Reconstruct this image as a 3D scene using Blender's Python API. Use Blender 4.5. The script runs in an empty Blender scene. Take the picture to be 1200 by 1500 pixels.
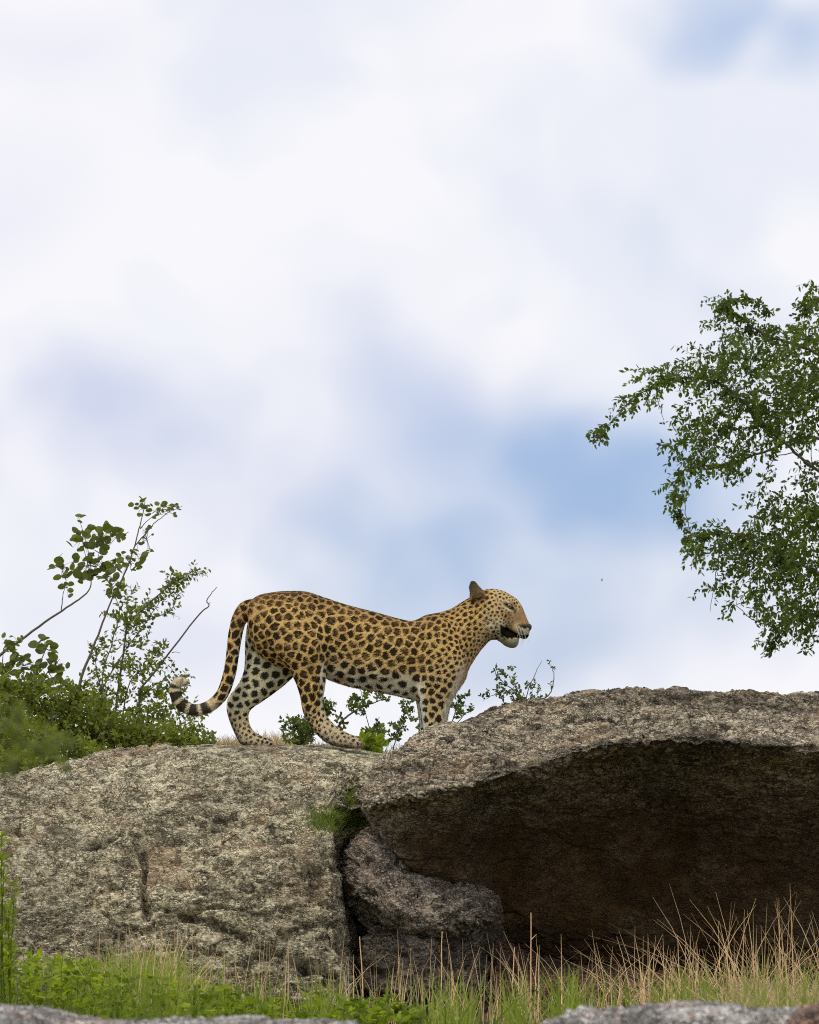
import bpy, math, random
import numpy as np
from mathutils import Vector, kdtree

random.seed(7)
rng = np.random.default_rng(7)
scene = bpy.context.scene
COL = scene.collection

# ------------------------------------------------------------------ camera
F = 6400.0                      # focal length in photo pixels (1200 wide)
PITCH = math.radians(5.5)
cam_d = bpy.data.cameras.new('camera')
cam = bpy.data.objects.new('camera', cam_d)
COL.objects.link(cam)
cam_d.sensor_fit = 'HORIZONTAL'
cam_d.sensor_width = 36.0
cam_d.lens = 36.0 * F / 1200.0
cam.location = (0, 0, 0)
cam.rotation_euler = (math.radians(90) + PITCH, 0, 0)
cam_d.clip_start = 0.5
cam_d.clip_end = 6000
cam_d.dof.use_dof = True
cam_d.dof.focus_distance = 20.0
cam_d.dof.aperture_fstop = 8.0
scene.camera = cam


def P(px, py, Y):
    """photo pixel at world depth Y -> world point"""
    b = (750.0 - py) / F
    d = Vector((( px - 600.0) / F, math.cos(PITCH) - b * math.sin(PITCH), math.sin(PITCH) + b * math.cos(PITCH)))
    return d * (Y / d.y)


def D(px, py):
    return P(px, py, 1.0).normalized()


# ------------------------------------------------------------------ world
SUN_EL, SUN_AZ = math.radians(57), math.radians(212)     # azimuth clockwise from +Y
world = bpy.data.worlds.new('World')
scene.world = world
world.use_nodes = True
wn, wl = world.node_tree.nodes, world.node_tree.links
wn.clear()


class NB:
    def __init__(s, tree):
        s.t = tree

    def n(s, typ, ins=None, **kw):
        nd = s.t.nodes.new(typ)
        for k, v in kw.items():
            setattr(nd, k, v)
        for k, v in (ins or {}).items():
            sock = nd.inputs[k]
            if hasattr(v, 'is_output') or isinstance(v, bpy.types.NodeSocket):
                s.t.links.new(v, sock)
            else:
                sock.default_value = v
        return nd

    def m(s, op, a, b=0.0, c=None, clamp=False):
        ins = {0: a, 1: b}
        if c is not None:
            ins[2] = c
        return s.n('ShaderNodeMath', ins, operation=op, use_clamp=clamp).outputs[0]

    def v(s, op, a, b=None):
        ins = {0: a}
        if b is not None:
            ins[1] = b
        nd = s.n('ShaderNodeVectorMath', ins, operation=op)
        return nd.outputs['Value'] if op in ('LENGTH', 'DOT_PRODUCT', 'DISTANCE') else nd.outputs[0]

    def mix(s, f, a, b, blend='MIX'):
        nd = s.n('ShaderNodeMix', None, data_type='RGBA', blend_type=blend)
        for i, val in ((0, f), (6, a), (7, b)):
            if isinstance(val, bpy.types.NodeSocket):
                s.t.links.new(val, nd.inputs[i])
            else:
                nd.inputs[i].default_value = val if i == 0 else (*val[:3], 1)
        return nd.outputs[2]

    def mr(s, x, a, b, c=0.0, d=1.0, smooth=True):
        nd = s.n('ShaderNodeMapRange', {0: x, 1: a, 2: b, 3: c, 4: d})
        nd.interpolation_type = 'SMOOTHSTEP' if smooth else 'LINEAR'
        return nd.outputs[0]

    def noise(s, vec, scale, detail=3.0, rough=0.5, dist=0.0):
        return s.n('ShaderNodeTexNoise', {'Vector': vec, 'Scale': scale, 'Detail': detail, 'Roughness': rough, 'Distortion': dist})


W = NB(world.node_tree)
gen = W.n('ShaderNodeTexCoord').outputs['Generated']
sky = W.n('ShaderNodeTexSky', sky_type='NISHITA')
sky.sun_disc = False
sky.sun_elevation = SUN_EL
sky.sun_rotation = SUN_AZ
sky.air_density = 1.2
sky.dust_density = 1.5
# warped direction
wn1 = W.noise(gen, 11.0, 3.0, 0.55).outputs['Color']
warp = W.v('MULTIPLY', W.v('SUBTRACT', wn1, (0.5, 0.5, 0.5)), (0.10, 0.10, 0.065))
dirw = W.v('ADD', gen, warp)


def blob(px, py, rx, ry, amp):
    c = D(px, py)
    d = W.v('SUBTRACT', dirw, tuple(c))
    d = W.v('MULTIPLY', d, (F / rx, F / ry, F / ry))
    L = W.v('LENGTH', d)
    return W.mr(L, 1.0, 0.0, 0.0, amp)


def total(lst):
    t = None
    for b in lst:
        o = blob(*b)
        t = o if t is None else W.m('ADD', t, o)
    return t


blue = total([(870, 720, 230, 200, 1.5), (660, 590, 230, 150, .30), (580, 825, 270, 130, .85), (640, 580, 300, 170, .18), (760, 650, 240, 180, .22), (1150, 10, 360, 130, 1.1),
              (910, 930, 230, 150, .45), (1010, 760, 200, 200, .45), (1060, 370, 320, 160, .16), (840, 330, 260, 120, .14),
              (720, 940, 260, 110, .35), (700, 800, 420, 260, .30), (1000, 560, 260, 200, .22)])
# the sky beyond the picture goes on with the same kind of openings
far = W.mr(W.v('LENGTH', W.v('SUBTRACT', gen, tuple(D(600, 700)))), 0.12, 0.30)
nz = W.noise(dirw, 5.5, 2.0, 0.5).outputs['Fac']
blue = W.m('ADD', blue, W.m('MULTIPLY', far, W.mr(nz, 0.52, 0.72, 0.0, 0.7)))
soft = W.noise(dirw, 14.0, 3.0, 0.45).outputs['Fac']
blue = W.m('SUBTRACT', 1.0, W.m('EXPONENT', W.m('MULTIPLY', blue, -1.45)))
blue = W.m('ADD', blue, W.mr(soft, 0.30, 0.72, -0.14, 0.22), clamp=True)
grey = total([(190, 640, 330, 110, .5), (400, 740, 380, 130, .6), (600, 540, 320, 190, .6), (740, 620, 260, 200, .5), (60, 640, 240, 140, .5),
              (1000, 420, 300, 120, .5), (860, 300, 240, 110, .4), (60, 300, 200, 200, .2), (40, 30, 240, 160, .25), (300, 930, 400, 160, .45), (1050, 950, 300, 140, .3)])
grey = W.m('ADD', W.m('MULTIPLY', grey, 1.25), W.mr(W.noise(dirw, 8.0, 3.0, 0.5).outputs['Fac'], 0.46, 0.75, 0.0, 0.28), clamp=True)
K = 10.0    # the background strength is 0.1
cl_white = tuple(K * c for c in (0.935, 0.935, 0.975))
cl_grey = tuple(K * c for c in (0.66, 0.70, 0.86))
cl = W.mix(grey, cl_white, cl_grey)
skyb = W.mix(0.62, W.n('ShaderNodeVectorMath', {0: sky.outputs[0], 1: (1.0, 1.0, 1.0)}, operation='MULTIPLY').outputs[0],
             tuple(K * c for c in (0.27, 0.455, 0.87)))
final = W.mix(W.m('MULTIPLY', blue, 0.92), cl, skyb)
bg = W.n('ShaderNodeBackground', {'Color': final, 'Strength': 0.1})
wo = W.n('ShaderNodeOutputWorld', {'Surface': bg.outputs[0]})

# ------------------------------------------------------------------ sun
sd = bpy.data.lights.new('sun', 'SUN')
sd.energy = 1.5
sd.angle = math.radians(12)
sd.color = (1.0, 0.93, 0.80)
sun = bpy.data.objects.new('sun', sd)
COL.objects.link(sun)
sdir = Vector((math.cos(SUN_EL) * math.sin(SUN_AZ), math.cos(SUN_EL) * math.cos(SUN_AZ), math.sin(SUN_EL)))
sun.rotation_euler = sdir.to_track_quat('Z', 'Y').to_euler()
sun.location = (0, 10, 12)

scene.view_settings.view_transform = 'Standard'
scene.view_settings.look = 'None'
scene.view_settings.exposure = 0.0
scene.view_settings.gamma = 1.0
scene.view_settings.use_curve_mapping = False
scene.render.engine = 'CYCLES'
scene.cycles.use_denoising = False
scene.cycles.pixel_filter_type = 'BLACKMAN_HARRIS'
scene.cycles.filter_width = 1.0
scene.cycles.max_bounces = 6
scene.cycles.transparent_max_bounces = 6

# ------------------------------------------------------------------ helpers


def tag(o, label=None, cat=None, group=None, kind=None):
    if label: o['label'] = label
    if cat: o['category'] = cat
    if group: o['group'] = group
    if kind: o['kind'] = kind
    return o


def empty(name, loc):
    o = bpy.data.objects.new(name, None)
    o.empty_display_size = 0.1
    o.location = loc
    COL.objects.link(o)
    return o


def build(name, verts, faces, mat, parent=None, smooth=True, loops=None):
    """verts in world space; local to parent when there is one. faces: list or (n,k) array"""
    me = bpy.data.meshes.new(name)
    v = np.asarray(verts, dtype=np.float64).reshape(-1, 3)
    off = np.array(parent_world(parent)) if parent else np.zeros(3)
    v = v - off
    if isinstance(faces, np.ndarray):
        n, k = faces.shape
        me.vertices.add(len(v))
        me.vertices.foreach_set('co', v.astype(np.float32).ravel())
        me.loops.add(n * k)
        me.loops.foreach_set('vertex_index', faces.astype(np.int32).ravel())
        me.polygons.add(n)
        me.polygons.foreach_set('loop_start', np.arange(0, n * k, k, dtype=np.int32))
        me.update(calc_edges=True)
    else:
        me.from_pydata(v.tolist(), [], faces)
        me.update()
    if smooth:
        me.polygons.foreach_set('use_smooth', np.ones(len(me.polygons), dtype=bool))
    if mat: me.materials.append(mat)
    o = bpy.data.objects.new(name, me)
    COL.objects.link(o)
    if parent: o.parent = parent
    return o


def parent_world(p):
    v = Vector(p.location)
    while p.parent:
        p = p.parent
        v += Vector(p.location)
    return v


def set_attr(o, name, arr, typ='FLOAT'):
    me = o.data
    if typ == 'FLOAT':
        a = me.attributes.new(name, 'FLOAT', 'POINT')
        a.data.foreach_set('value', np.asarray(arr, dtype=np.float32).ravel())
    else:
        a = me.color_attributes.new(name, 'FLOAT_COLOR', 'POINT')
        c = np.ones((len(me.vertices), 4), dtype=np.float32)
        c[:, :3] = arr
        a.data.foreach_set('color', c.ravel())


def mat(name, rough=0.8, spec=0.3):
    m = bpy.data.materials.new(name)
    m.use_nodes = True
    N = NB(m.node_tree)
    b = m.node_tree.nodes['Principled BSDF']
    b.inputs['Roughness'].default_value = rough
    b.inputs['Specular IOR Level'].default_value = spec
    return m, N, b


def link(N, a, b):
    N.t.links.new(a, b)


# vectorised noises
def _h(ix, iy, iz, s=0):
    with np.errstate(over='ignore'):
        n = (ix.astype(np.uint32) * np.uint32(374761393) + iy.astype(np.uint32) * np.uint32(668265263)
             + iz.astype(np.uint32) * np.uint32(2147483647 & 1274126177) + np.uint32(s * 974711 + 12345))
        n = (n ^ (n >> np.uint32(13))) * np.uint32(1274126177)
        n = n ^ (n >> np.uint32(16))
        n = n * np.uint32(2246822519)
        n = n ^ (n >> np.uint32(15))
    return n.astype(np.float64) / 4294967295.0


def vnoise(p, seed=0):
    i = np.floor(p).astype(np.int64)
    f = p - i
    f = f * f * f * (f * (f * 6 - 15) + 10)
    r = 0
    for dx in (0, 1):
        wx = f[:, 0] if dx else 1 - f[:, 0]
        for dy in (0, 1):
            wy = f[:, 1] if dy else 1 - f[:, 1]
            for dz in (0, 1):
                wz = f[:, 2] if dz else 1 - f[:, 2]
                r = r + wx * wy * wz * _h(i[:, 0] + dx, i[:, 1] + dy, i[:, 2] + dz, seed)
    return r * 2 - 1


def fbm(p, octv=4, seed=0, gain=0.5):
    a, r, s = 1.0, 0, 0
    for k in range(octv):
        r = r + a * vnoise(p * (2.03 ** k) + 17.3 * k, seed + k)
        s += a
        a *= gain
    return r / s


def worley(p, seed=0):
    i = np.floor(p).astype(np.int64)
    n = len(p)
    f1 = np.full(n, 9.0); f2 = np.full(n, 9.0); cid = np.zeros(n)
    for dx in (-1, 0, 1):
        for dy in (-1, 0, 1):
            for dz in (-1, 0, 1):
                a, b, c = i[:, 0] + dx, i[:, 1] + dy, i[:, 2] + dz
                q = np.stack([a + _h(a, b, c, seed), b + _h(a, b, c, seed + 1), c + _h(a, b, c, seed + 2)], 1)
                d = np.linalg.norm(q - p, axis=1)
                m = d < f1
                f2 = np.where(m, f1, np.minimum(f2, d))
                cid = np.where(m, _h(a, b, c, seed + 3), cid)
                f1 = np.where(m, d, f1)
    return f1, f2, cid


def sstep(x, a, b):
    t = np.clip((x - a) / (b - a), 0, 1)
    return t * t * (3 - 2 * t)


def catmull(K, ts):
    """K (n, ...) keys at 0..n-1, ts sample params"""
    n = len(K)
    i = np.clip(np.floor(ts).astype(int), 0, n - 2)
    f = (ts - i)
    p0 = K[np.clip(i - 1, 0, n - 1)]; p1 = K[i]; p2 = K[i + 1]; p3 = K[np.clip(i + 2, 0, n - 1)]
    f = f.reshape((-1,) + (1,) * (K.ndim - 1))
    return 0.5 * (2 * p1 + (p2 - p0) * f + (2 * p0 - 5 * p1 + 4 * p2 - p3) * f * f + (3 * p1 - p0 - 3 * p2 + p3) * f ** 3)


def resample(K, step, axis_len=None):
    """params along key axis 0 with nearly even spacing"""
    ts = np.linspace(0, len(K) - 1, 40 * (len(K) - 1) + 1)
    S = catmull(K, ts)
    if S.ndim == 3:
        d = np.linalg.norm(np.diff(S, axis=0), axis=2).mean(1)
    else:
        d = np.linalg.norm(np.diff(S, axis=0), axis=1)
    c = np.concatenate([[0], np.cumsum(d)])
    n = max(4, int(c[-1] / step))
    return np.interp(np.linspace(0, c[-1], n), c, ts)


def in_poly_line(u, v, pts):
    """signed-less distance of points (u,v) to polyline pts, and param"""
    best = np.full(u.shape, 1e9)
    bt = np.zeros(u.shape)
    acc = 0
    for (a, b) in zip(pts[:-1], pts[1:]):
        ax, ay = a; bx, by = b
        L2 = (bx - ax) ** 2 + (by - ay) ** 2
        t = np.clip(((u - ax) * (bx - ax) + (v - ay) * (by - ay)) / L2, 0, 1)
        d = np.hypot(u - ax - t * (bx - ax), v - ay - t * (by - ay))
        m = d < best
        best = np.where(m, d, best)
        bt = np.where(m, acc + t * math.sqrt(L2), bt)
        acc += math.sqrt(L2)
    return best, bt


# ------------------------------------------------------------------ rock materials


def rock_material(name, light, mid, dark, warm, warm_amt=0.3, stain=0.5, grain=48.0):
    m, N, b = mat(name, 0.9, 0.25)
    pos = N.n('ShaderNodeNewGeometry').outputs['Position']
    chip = N.n('ShaderNodeAttribute', attribute_name='chip').outputs['Fac']
    crev = N.n('ShaderNodeAttribute', attribute_name='crev').outputs['Fac']
    n1 = N.noise(pos, 3.0, 5.0, 0.6).outputs['Fac']
    n2 = N.noise(N.v('MULTIPLY', pos, (1.0, 1.0, 2.2)), 55.0, 4.0, 0.65).outputs['Fac']
    n3 = N.noise(pos, 260.0, 3.0, 0.6).outputs['Fac']
    n4 = N.noise(pos, 1.3, 4.0, 0.6).outputs['Fac']
    n5 = N.noise(N.v('MULTIPLY', pos, (1.0, 1.0, 2.0)), 14.0, 5.0, 0.7).outputs['Fac']
    wv = N.v('ADD', pos, N.v('MULTIPLY', N.v('SUBTRACT', N.noise(pos, 28.0, 3.0, 0.6).outputs['Color'], (0.5, 0.5, 0.5)), (0.055, 0.055, 0.034)))
    vsc = N.v('MULTIPLY', wv, (grain, grain * 1.1, grain * 2.0))
    vc = N.n('ShaderNodeTexVoronoi', {'Vector': vsc, 'Scale': 1.0, 'Randomness': 1.0})
    ve = N.n('ShaderNodeTexVoronoi', {'Vector': vsc, 'Scale': 1.0, 'Randomness': 1.0}, feature='DISTANCE_TO_EDGE').outputs['Distance']
    vr = N.n('ShaderNodeSeparateColor', {0: vc.outputs['Color']})
    gap = N.m('MULTIPLY', N.mr(ve, 0.15, 0.02), N.mr(N.noise(pos, 19.0, 3.0, 0.6).outputs['Fac'], 0.40, 0.60, 0.15, 1.0))
    c = N.mix(N.m('ADD', N.m('MULTIPLY', vr.outputs[0], 0.75), N.m('MULTIPLY', chip, 0.35)), mid, light)
    c = N.mix(N.m('MULTIPLY', N.mr(vr.outputs[1], 0.78, 0.92), 0.6), c, warm)
    c = N.mix(N.m('MULTIPLY', N.mr(vr.outputs[2], 0.70, 0.88), 0.75), c, dark)
    c = N.mix(N.m('MULTIPLY', N.mr(n2, 0.42, 0.72), 0.55), c, light)
    c = N.mix(N.m('MULTIPLY', N.mr(n2, 0.50, 0.28), 0.75), c, dark)
    c = N.mix(N.m('MULTIPLY', gap, 0.6), c, dark)
    v2 = N.n('ShaderNodeTexVoronoi', {'Vector': N.v('MULTIPLY', wv, (grain * .42, grain * .45, grain * .95)), 'Scale': 1.0}).outputs['Color']
    v2r = N.n('ShaderNodeSeparateColor', {0: v2})
    c = N.mix(N.m('MULTIPLY', N.mr(v2r.outputs[0], 0.80, 0.9), 0.55), c, light)
    c = N.mix(N.m('MULTIPLY', N.mr(v2r.outputs[1], 0.72, 0.9), 0.6), c, dark)
    # warm mineral patches
    wm = N.m('MULTIPLY', N.mr(n1, 0.52, 0.68), warm_amt)
    c = N.mix(wm, c, warm)
    # grey-black lichen and water stain patches
    c = N.mix(N.m('MULTIPLY', N.mr(n4, 0.5, 0.66), stain), c, dark)
    c = N.mix(N.m('MULTIPLY', N.mr(n5, 0.56, 0.70), 0.45 * stain + 0.08), c, dark)
    # darker in the grooves and the joints between flakes
    c = N.mix(N.m('MULTIPLY', crev, 0.85), c, tuple(x * 0.35 for x in dark))
    # single pale grains
    c = N.mix(N.m('MULTIPLY', N.mr(n3, 0.62, 0.72), 0.5), c, (0.55, 0.52, 0.46))
    tone = N.mr(N.noise(N.v('MULTIPLY', pos, (1, 1, 1.4)), 2.1, 5.0, 0.62, 0.6).outputs['Fac'], 0.36, 0.64, 0.78, 1.16)
    c = N.v('MULTIPLY', c, N.n('ShaderNodeCombineXYZ', {0: tone, 1: tone, 2: tone}).outputs[0])
    # pale grey-green lichen discs
    lich = N.m('MULTIPLY', N.mr(N.noise(pos, 9.0, 4.0, 0.7, 0.4).outputs['Fac'], 0.62, 0.68), 0.45)
    c = N.mix(lich, c, tuple(0.55 * a + 0.45 * b_ for a, b_ in zip(light, (0.40, 0.44, 0.34))))
    # thin winding fractures
    fr = N.m('ABSOLUTE', N.m('SUBTRACT', N.noise(N.v('MULTIPLY', pos, (1, 1, 2.0)), 2.6, 3.0, 0.5, 0.8).outputs['Fac'], 0.5))
    crk = N.m('MULTIPLY', N.mr(fr, 0.006, 0.0015), N.mr(n1, 0.44, 0.56))
    c = N.mix(N.m('MULTIPLY', crk, 0.85), c, tuple(x * 0.4 for x in dark))
    link(N, c, b.inputs['Base Color'])
    h = N.m('ADD', N.m('MULTIPLY', n2, 0.6), N.m('MULTIPLY', n3, 0.25))
    h = N.m('ADD', h, N.m('MULTIPLY', N.m('SUBTRACT', vr.outputs[0], gap), 0.7))
    bump = N.n('ShaderNodeBump', {'Height': h, 'Strength': 1.0, 'Distance': 0.014})
    link(N, bump.outputs[0], b.inputs['Normal'])
    return m


M_left = rock_material('granite_grey', (0.80, 0.725, 0.51), (0.60, 0.525, 0.32), (0.10, 0.083, 0.045), (0.52, 0.34, 0.20), 0.5, 0.22)
M_over = rock_material('granite_brown', (0.74, 0.645, 0.47), (0.35, 0.275, 0.17), (0.045, 0.034, 0.023), (0.44, 0.29, 0.16), 0.4, 0.62)
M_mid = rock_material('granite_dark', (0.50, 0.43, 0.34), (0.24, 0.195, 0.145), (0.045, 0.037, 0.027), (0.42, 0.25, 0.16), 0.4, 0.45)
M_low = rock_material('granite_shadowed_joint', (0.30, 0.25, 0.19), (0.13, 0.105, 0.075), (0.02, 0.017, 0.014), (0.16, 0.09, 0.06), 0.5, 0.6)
M_fore = rock_material('granite_pale', (0.80, 0.77, 0.72), (0.60, 0.56, 0.51), (0.16, 0.15, 0.14), (0.60, 0.38, 0.28), 0.5, 0.5, grain=34.0)
M_pink = rock_material('granite_pink', (0.62, 0.42, 0.31), (0.46, 0.28, 0.20), (0.10, 0.08, 0.07), (0.42, 0.22, 0.15), 0.5, 0.3)

# overhang underside: brown rock with shade painted in, kept as an attribute 'coat'


def add_shaded_brown(m, colour):
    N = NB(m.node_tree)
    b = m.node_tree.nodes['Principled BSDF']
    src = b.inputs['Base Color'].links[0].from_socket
    shaded_brown = N.n('ShaderNodeAttribute', attribute_name='shaded_brown').outputs['Fac']
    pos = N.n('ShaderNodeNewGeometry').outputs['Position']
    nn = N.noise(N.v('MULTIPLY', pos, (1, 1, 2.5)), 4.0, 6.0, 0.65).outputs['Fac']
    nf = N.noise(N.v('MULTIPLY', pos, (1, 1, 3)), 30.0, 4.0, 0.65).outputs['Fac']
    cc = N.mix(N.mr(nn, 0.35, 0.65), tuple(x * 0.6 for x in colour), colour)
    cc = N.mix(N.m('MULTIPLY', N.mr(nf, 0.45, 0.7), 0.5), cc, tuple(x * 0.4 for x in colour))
    out = N.mix(shaded_brown, src, cc)
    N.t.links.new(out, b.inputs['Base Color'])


add_shaded_brown(M_over, (0.125, 0.072, 0.024))


def rock(name, keys, material, step=0.006, amp=1.0, grooves=(), chip_scale=1.0, parent=None, shaded_brown=None, big=1.0, seed=0, tilt=0.15, fix=None):
    """keys: list of (px, [(Y, py) ...]); a lofted closed skin, displaced by flakes"""
    Kk = np.array([[list(P(k[0] + (q[2] if len(q) > 2 else 0), q[1], q[0])) for q in k[1]] for k in keys])
    tu = resample(Kk, step)
    G = catmull(Kk, tu)
    G = np.swapaxes(G, 0, 1)
    tv = resample(G, step)
    G = catmull(G, tv)
    G = np.swapaxes(G, 0, 1)
    nu, nv = G.shape[:2]
    du = np.gradient(G, axis=0); dv = np.gradient(G, axis=1)
    nrm = np.cross(du, dv)
    nrm /= np.linalg.norm(nrm, axis=2, keepdims=True) + 1e-9
    # the front of the stone must face the camera (-Y)
    if nrm[:, nv // 2, 1].mean() > 0:
        nrm = -nrm
    V = G.reshape(-1, 3); n = nrm.reshape(-1, 3)
    d = 0.05 * big * fbm(V * 2.2, 3, seed + 1) + 0.042 * big * fbm(V * np.array([5, 5, 9]), 4, seed + 5)
    d = d - 0.035 * big * sstep(0.10 - np.abs(fbm(V * np.array([2.5, 2.5, 5]), 3, seed + 7)), 0, 0.10)
    w = V + 0.012 * np.stack([fbm(V * 20, 2, seed + 9), fbm(V * 20, 2, seed + 11), fbm(V * 20, 2, seed + 13)], 1)
    w[:, 2] += tilt * w[:, 0]
    cs = chip_scale
    f1, f2, cid = worley(w / np.array([0.062, 0.035, 0.022]) / cs, seed + 20)
    g1, g2, gid = worley(w / np.array([0.028, 0.022, 0.012]) / cs, seed + 30)
    h1, h2, hid = worley(w / np.array([0.22, 0.15, 0.10]) / cs, seed + 40)
    lay = fbm(w * np.array([5, 5, 38]), 3, seed + 50)
    dc = (0.017 * (cid - 0.5) - 0.009 * sstep(0.16 - (f2 - f1), 0, 0.16) + 0.008 * (gid - 0.5)
          - 0.004 * sstep(0.2 - (g2 - g1), 0, 0.2) + 0.030 * (hid - 0.5) + 0.008 * lay)
    d = d + amp * dc
    crev = np.clip(0.6 * sstep(0.14 - (f2 - f1), 0, 0.14) + 0.45 * sstep(0.2 - (g2 - g1), 0, 0.2), 0, 1)
    crev = crev * sstep(vnoise(V * 12, seed + 60), -0.5, 0.4)
    # grooves in photo pixels converted from the skin itself
    if grooves:
        Yd = V[:, 1]
        px = V[:, 0] / (Yd * math.cos(PITCH) + V[:, 2] * math.sin(PITCH)) * F + 600
        zc = -Yd * math.sin(PITCH) + V[:, 2] * math.cos(PITCH)
        py = 750 - zc / (Yd * math.cos(PITCH) + V[:, 2] * math.sin(PITCH)) * F
        wob = 5 * fbm(V * 14, 2, seed + 70)
        for (pts, wd, dep) in grooves:
            dist, _ = in_poly_line(px + wob, py + wob, pts)
            amp_g = 0.55 + 0.75 * fbm(V * 9, 3, seed + 77)
            gq = np.exp(-(dist / (wd * (0.75 + 0.6 * fbm(V * 6, 2, seed + 78)))) ** 2) * np.clip(amp_g, 0.05, 1.1)
            d = d - dep * gq
            if dep > 0: crev = np.clip(crev + 0.8 * gq * (gq > 0.3), 0, 1)
    if fix is not None:
        d = d * fix(V)
    if shaded_brown is not None:
        d = d * (1 - 0.62 * np.tile(sstep(tv, 6.5, 7.3), (nu, 1)).ravel())
    V2 = V + n * d[:, None]
    idx = np.arange(nu * nv).reshape(nu, nv)
    q = np.stack([idx[:-1, :-1], idx[1:, :-1], idx[1:, 1:], idx[:-1, 1:]], -1).reshape(-1, 4)
    o = build(name, V2, q, material, parent)
    set_attr(o, 'chip', np.clip(0.5 * cid + 0.5 * gid, 0, 1))
    set_attr(o, 'crev', crev)
    if shaded_brown is not None:
        set_attr(o, 'shaded_brown', shaded_brown(nu, nv, tv, V2, n))
    return o


# ------------------------------------------------------------------ overhanging boulder
def over_sec(px, T, B, L, foot, Yc, Yb, back=22.4, dyu=0.0):
    return (px, [(back, 1330), (back - 0.1, T + 60), (Yc + (0.9 if px > 700 else 0.18), T + (26 if px > 700 else 22)), (Yc, T), (Yc - 0.25, T + (B - T) * .32), (Yb + 0.10, T + (B - T) * .72),
                 (Yb, B), (Yb + 0.40, B + (L - B) * .13), (Yb + 0.78 + dyu, B + (L - B) * .52), (Yb + 0.92 + dyu, L), (Yb + 1.15 + dyu, foot)])


K_over = [
    (527, [(19.5, 1172)] * 3 + [(19.4, 1166), (19.3, 1167), (19.25, 1170), (19.2, 1172), (19.25, 1176), (19.3, 1180), (19.4, 1180), (19.5, 1178)]),
    (540, [(19.8, 1190), (19.7, 1160), (19.6, 1148), (19.45, 1136), (19.3, 1140), (19.16, 1160), (19.08, 1178), (19.12, 1186), (19.22, 1196), (19.4, 1202), (19.7, 1200)]),
    (562, [(19.9, 1240), (19.75, 1160), (19.65, 1136), (19.5, 1117), (19.3, 1124), (19.1, 1150), (19.02, 1176), (19.06, 1192), (19.15, 1214), (19.32, 1236), (19.7, 1236)]),
    (592, [(20.0, 1280), (19.82, 1160), (19.72, 1110), (19.58, 1087), (19.35, 1102), (19.08, 1140), (18.98, 1168), (19.02, 1192), (19.12, 1234), (19.3, 1270), (19.8, 1275)]),
    (630, [(20.3, 1300), (19.84, 1150), (19.76, 1080), (19.62, 1063), (19.4, 1085), (19.08, 1135), (18.95, 1160), (19.0, 1185), (19.15, 1240), (19.35, 1290), (19.9, 1300)]),
    (680, [(20.6, 1320), (20.1, 1150), (19.95, 1076), (19.7, 1052), (19.45, 1076), (19.1, 1125), (18.95, 1152), (19.05, 1185), (19.3, 1245), (19.5, 1300), (20.0, 1318)]),
    over_sec(735, 1042, 1142, 1335, 1400, 19.9, 18.95, 22.0, -0.05),
    over_sec(785, 1027, 1130, 1350, 1420, 20.05, 18.97),
    over_sec(850, 1019, 1106, 1360, 1430, 20.1, 19.02),
    over_sec(920, 1013, 1096, 1370, 1440, 20.2, 19.06),
    over_sec(1010, 1012, 1092, 1375, 1445, 20.3, 19.06, dyu=0.1),
    over_sec(1100, 1018, 1098, 1380, 1450, 20.35, 19.0, dyu=0.1),
    over_sec(1200, 1018, 1108, 1385, 1455, 20.35, 18.98, dyu=0.1),
    over_sec(1320, 1030, 1120, 1385, 1455, 20.3, 18.98, dyu=0.1),
    over_sec(1480, 1060, 1150, 1390, 1460, 20.2, 19.1),
    over_sec(1620, 1130, 1200, 1400, 1460, 20.1, 19.3),
    (1700, [(20.4, 1440), (20.3, 1380), (20.2, 1320), (20.1, 1260), (20.0, 1270), (19.9, 1300), (19.8, 1330), (19.8, 1370), (19.85, 1400), (19.9, 1430), (20.0, 1460)]),
]

K_over = [(k[0], [(q[0] + (0.13 if i == 7 and 550 < k[0] < 700 else 0.10 if i == 8 and 550 < k[0] < 700 else 0), q[1]) for i, q in enumerate(k[1])]) for k in K_over]


def shaded_brown_over(nu, nv, tv, V, n):
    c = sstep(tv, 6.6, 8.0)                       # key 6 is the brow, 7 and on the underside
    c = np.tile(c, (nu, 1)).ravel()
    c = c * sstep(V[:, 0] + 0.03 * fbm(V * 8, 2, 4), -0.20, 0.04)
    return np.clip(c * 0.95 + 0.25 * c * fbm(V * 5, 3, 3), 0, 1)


R = rock('boulder', K_over, M_over, step=0.0062, amp=1.0, shaded_brown=shaded_brown_over, seed=100, big=0.7,
         grooves=[([(560, 1140), (640, 1118), (700, 1120), (790, 1088), (860, 1075)], 4, 0.022),
                  ([(700, 1085), (800, 1058), (900, 1050)], 3, 0.018), ([(880, 1062), (1000, 1045), (1100, 1060), (1200, 1050)], 3.5, 0.02),
                  ([(940, 1300), (1060, 1262), (1200, 1270)], 4, 0.02), ([(780, 1190), (900, 1200), (1050, 1170)], 4, 0.02),
                  ([(1000, 1030), (1010, 1045), (1120, 1036), (1200, 1040)], 3, 0.015),
                  ([(690, 1300), (738, 1318), (775, 1345), (800, 1372)], 9, -0.05)],
         fix=lambda V: 1 - 0.75 * np.exp(-((V[:, 0] + 0.62 - 0.75) ** 2) / 0.05) * (V[:, 1] > 19.55))
tag(R, 'huge brown boulder undercut into a deep dark overhang, its lit top reaching the right edge', 'boulder', 'boulders of the outcrop')

# ------------------------------------------------------------------ left boulder


GDX = [0, 0, 0, 0, 0, 2, -4, -12, 0, 14, 18]


def with_dx(k):
    return (k[0], [(q[0], q[1], dx) for q, dx in zip(k[1], GDX)])


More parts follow.
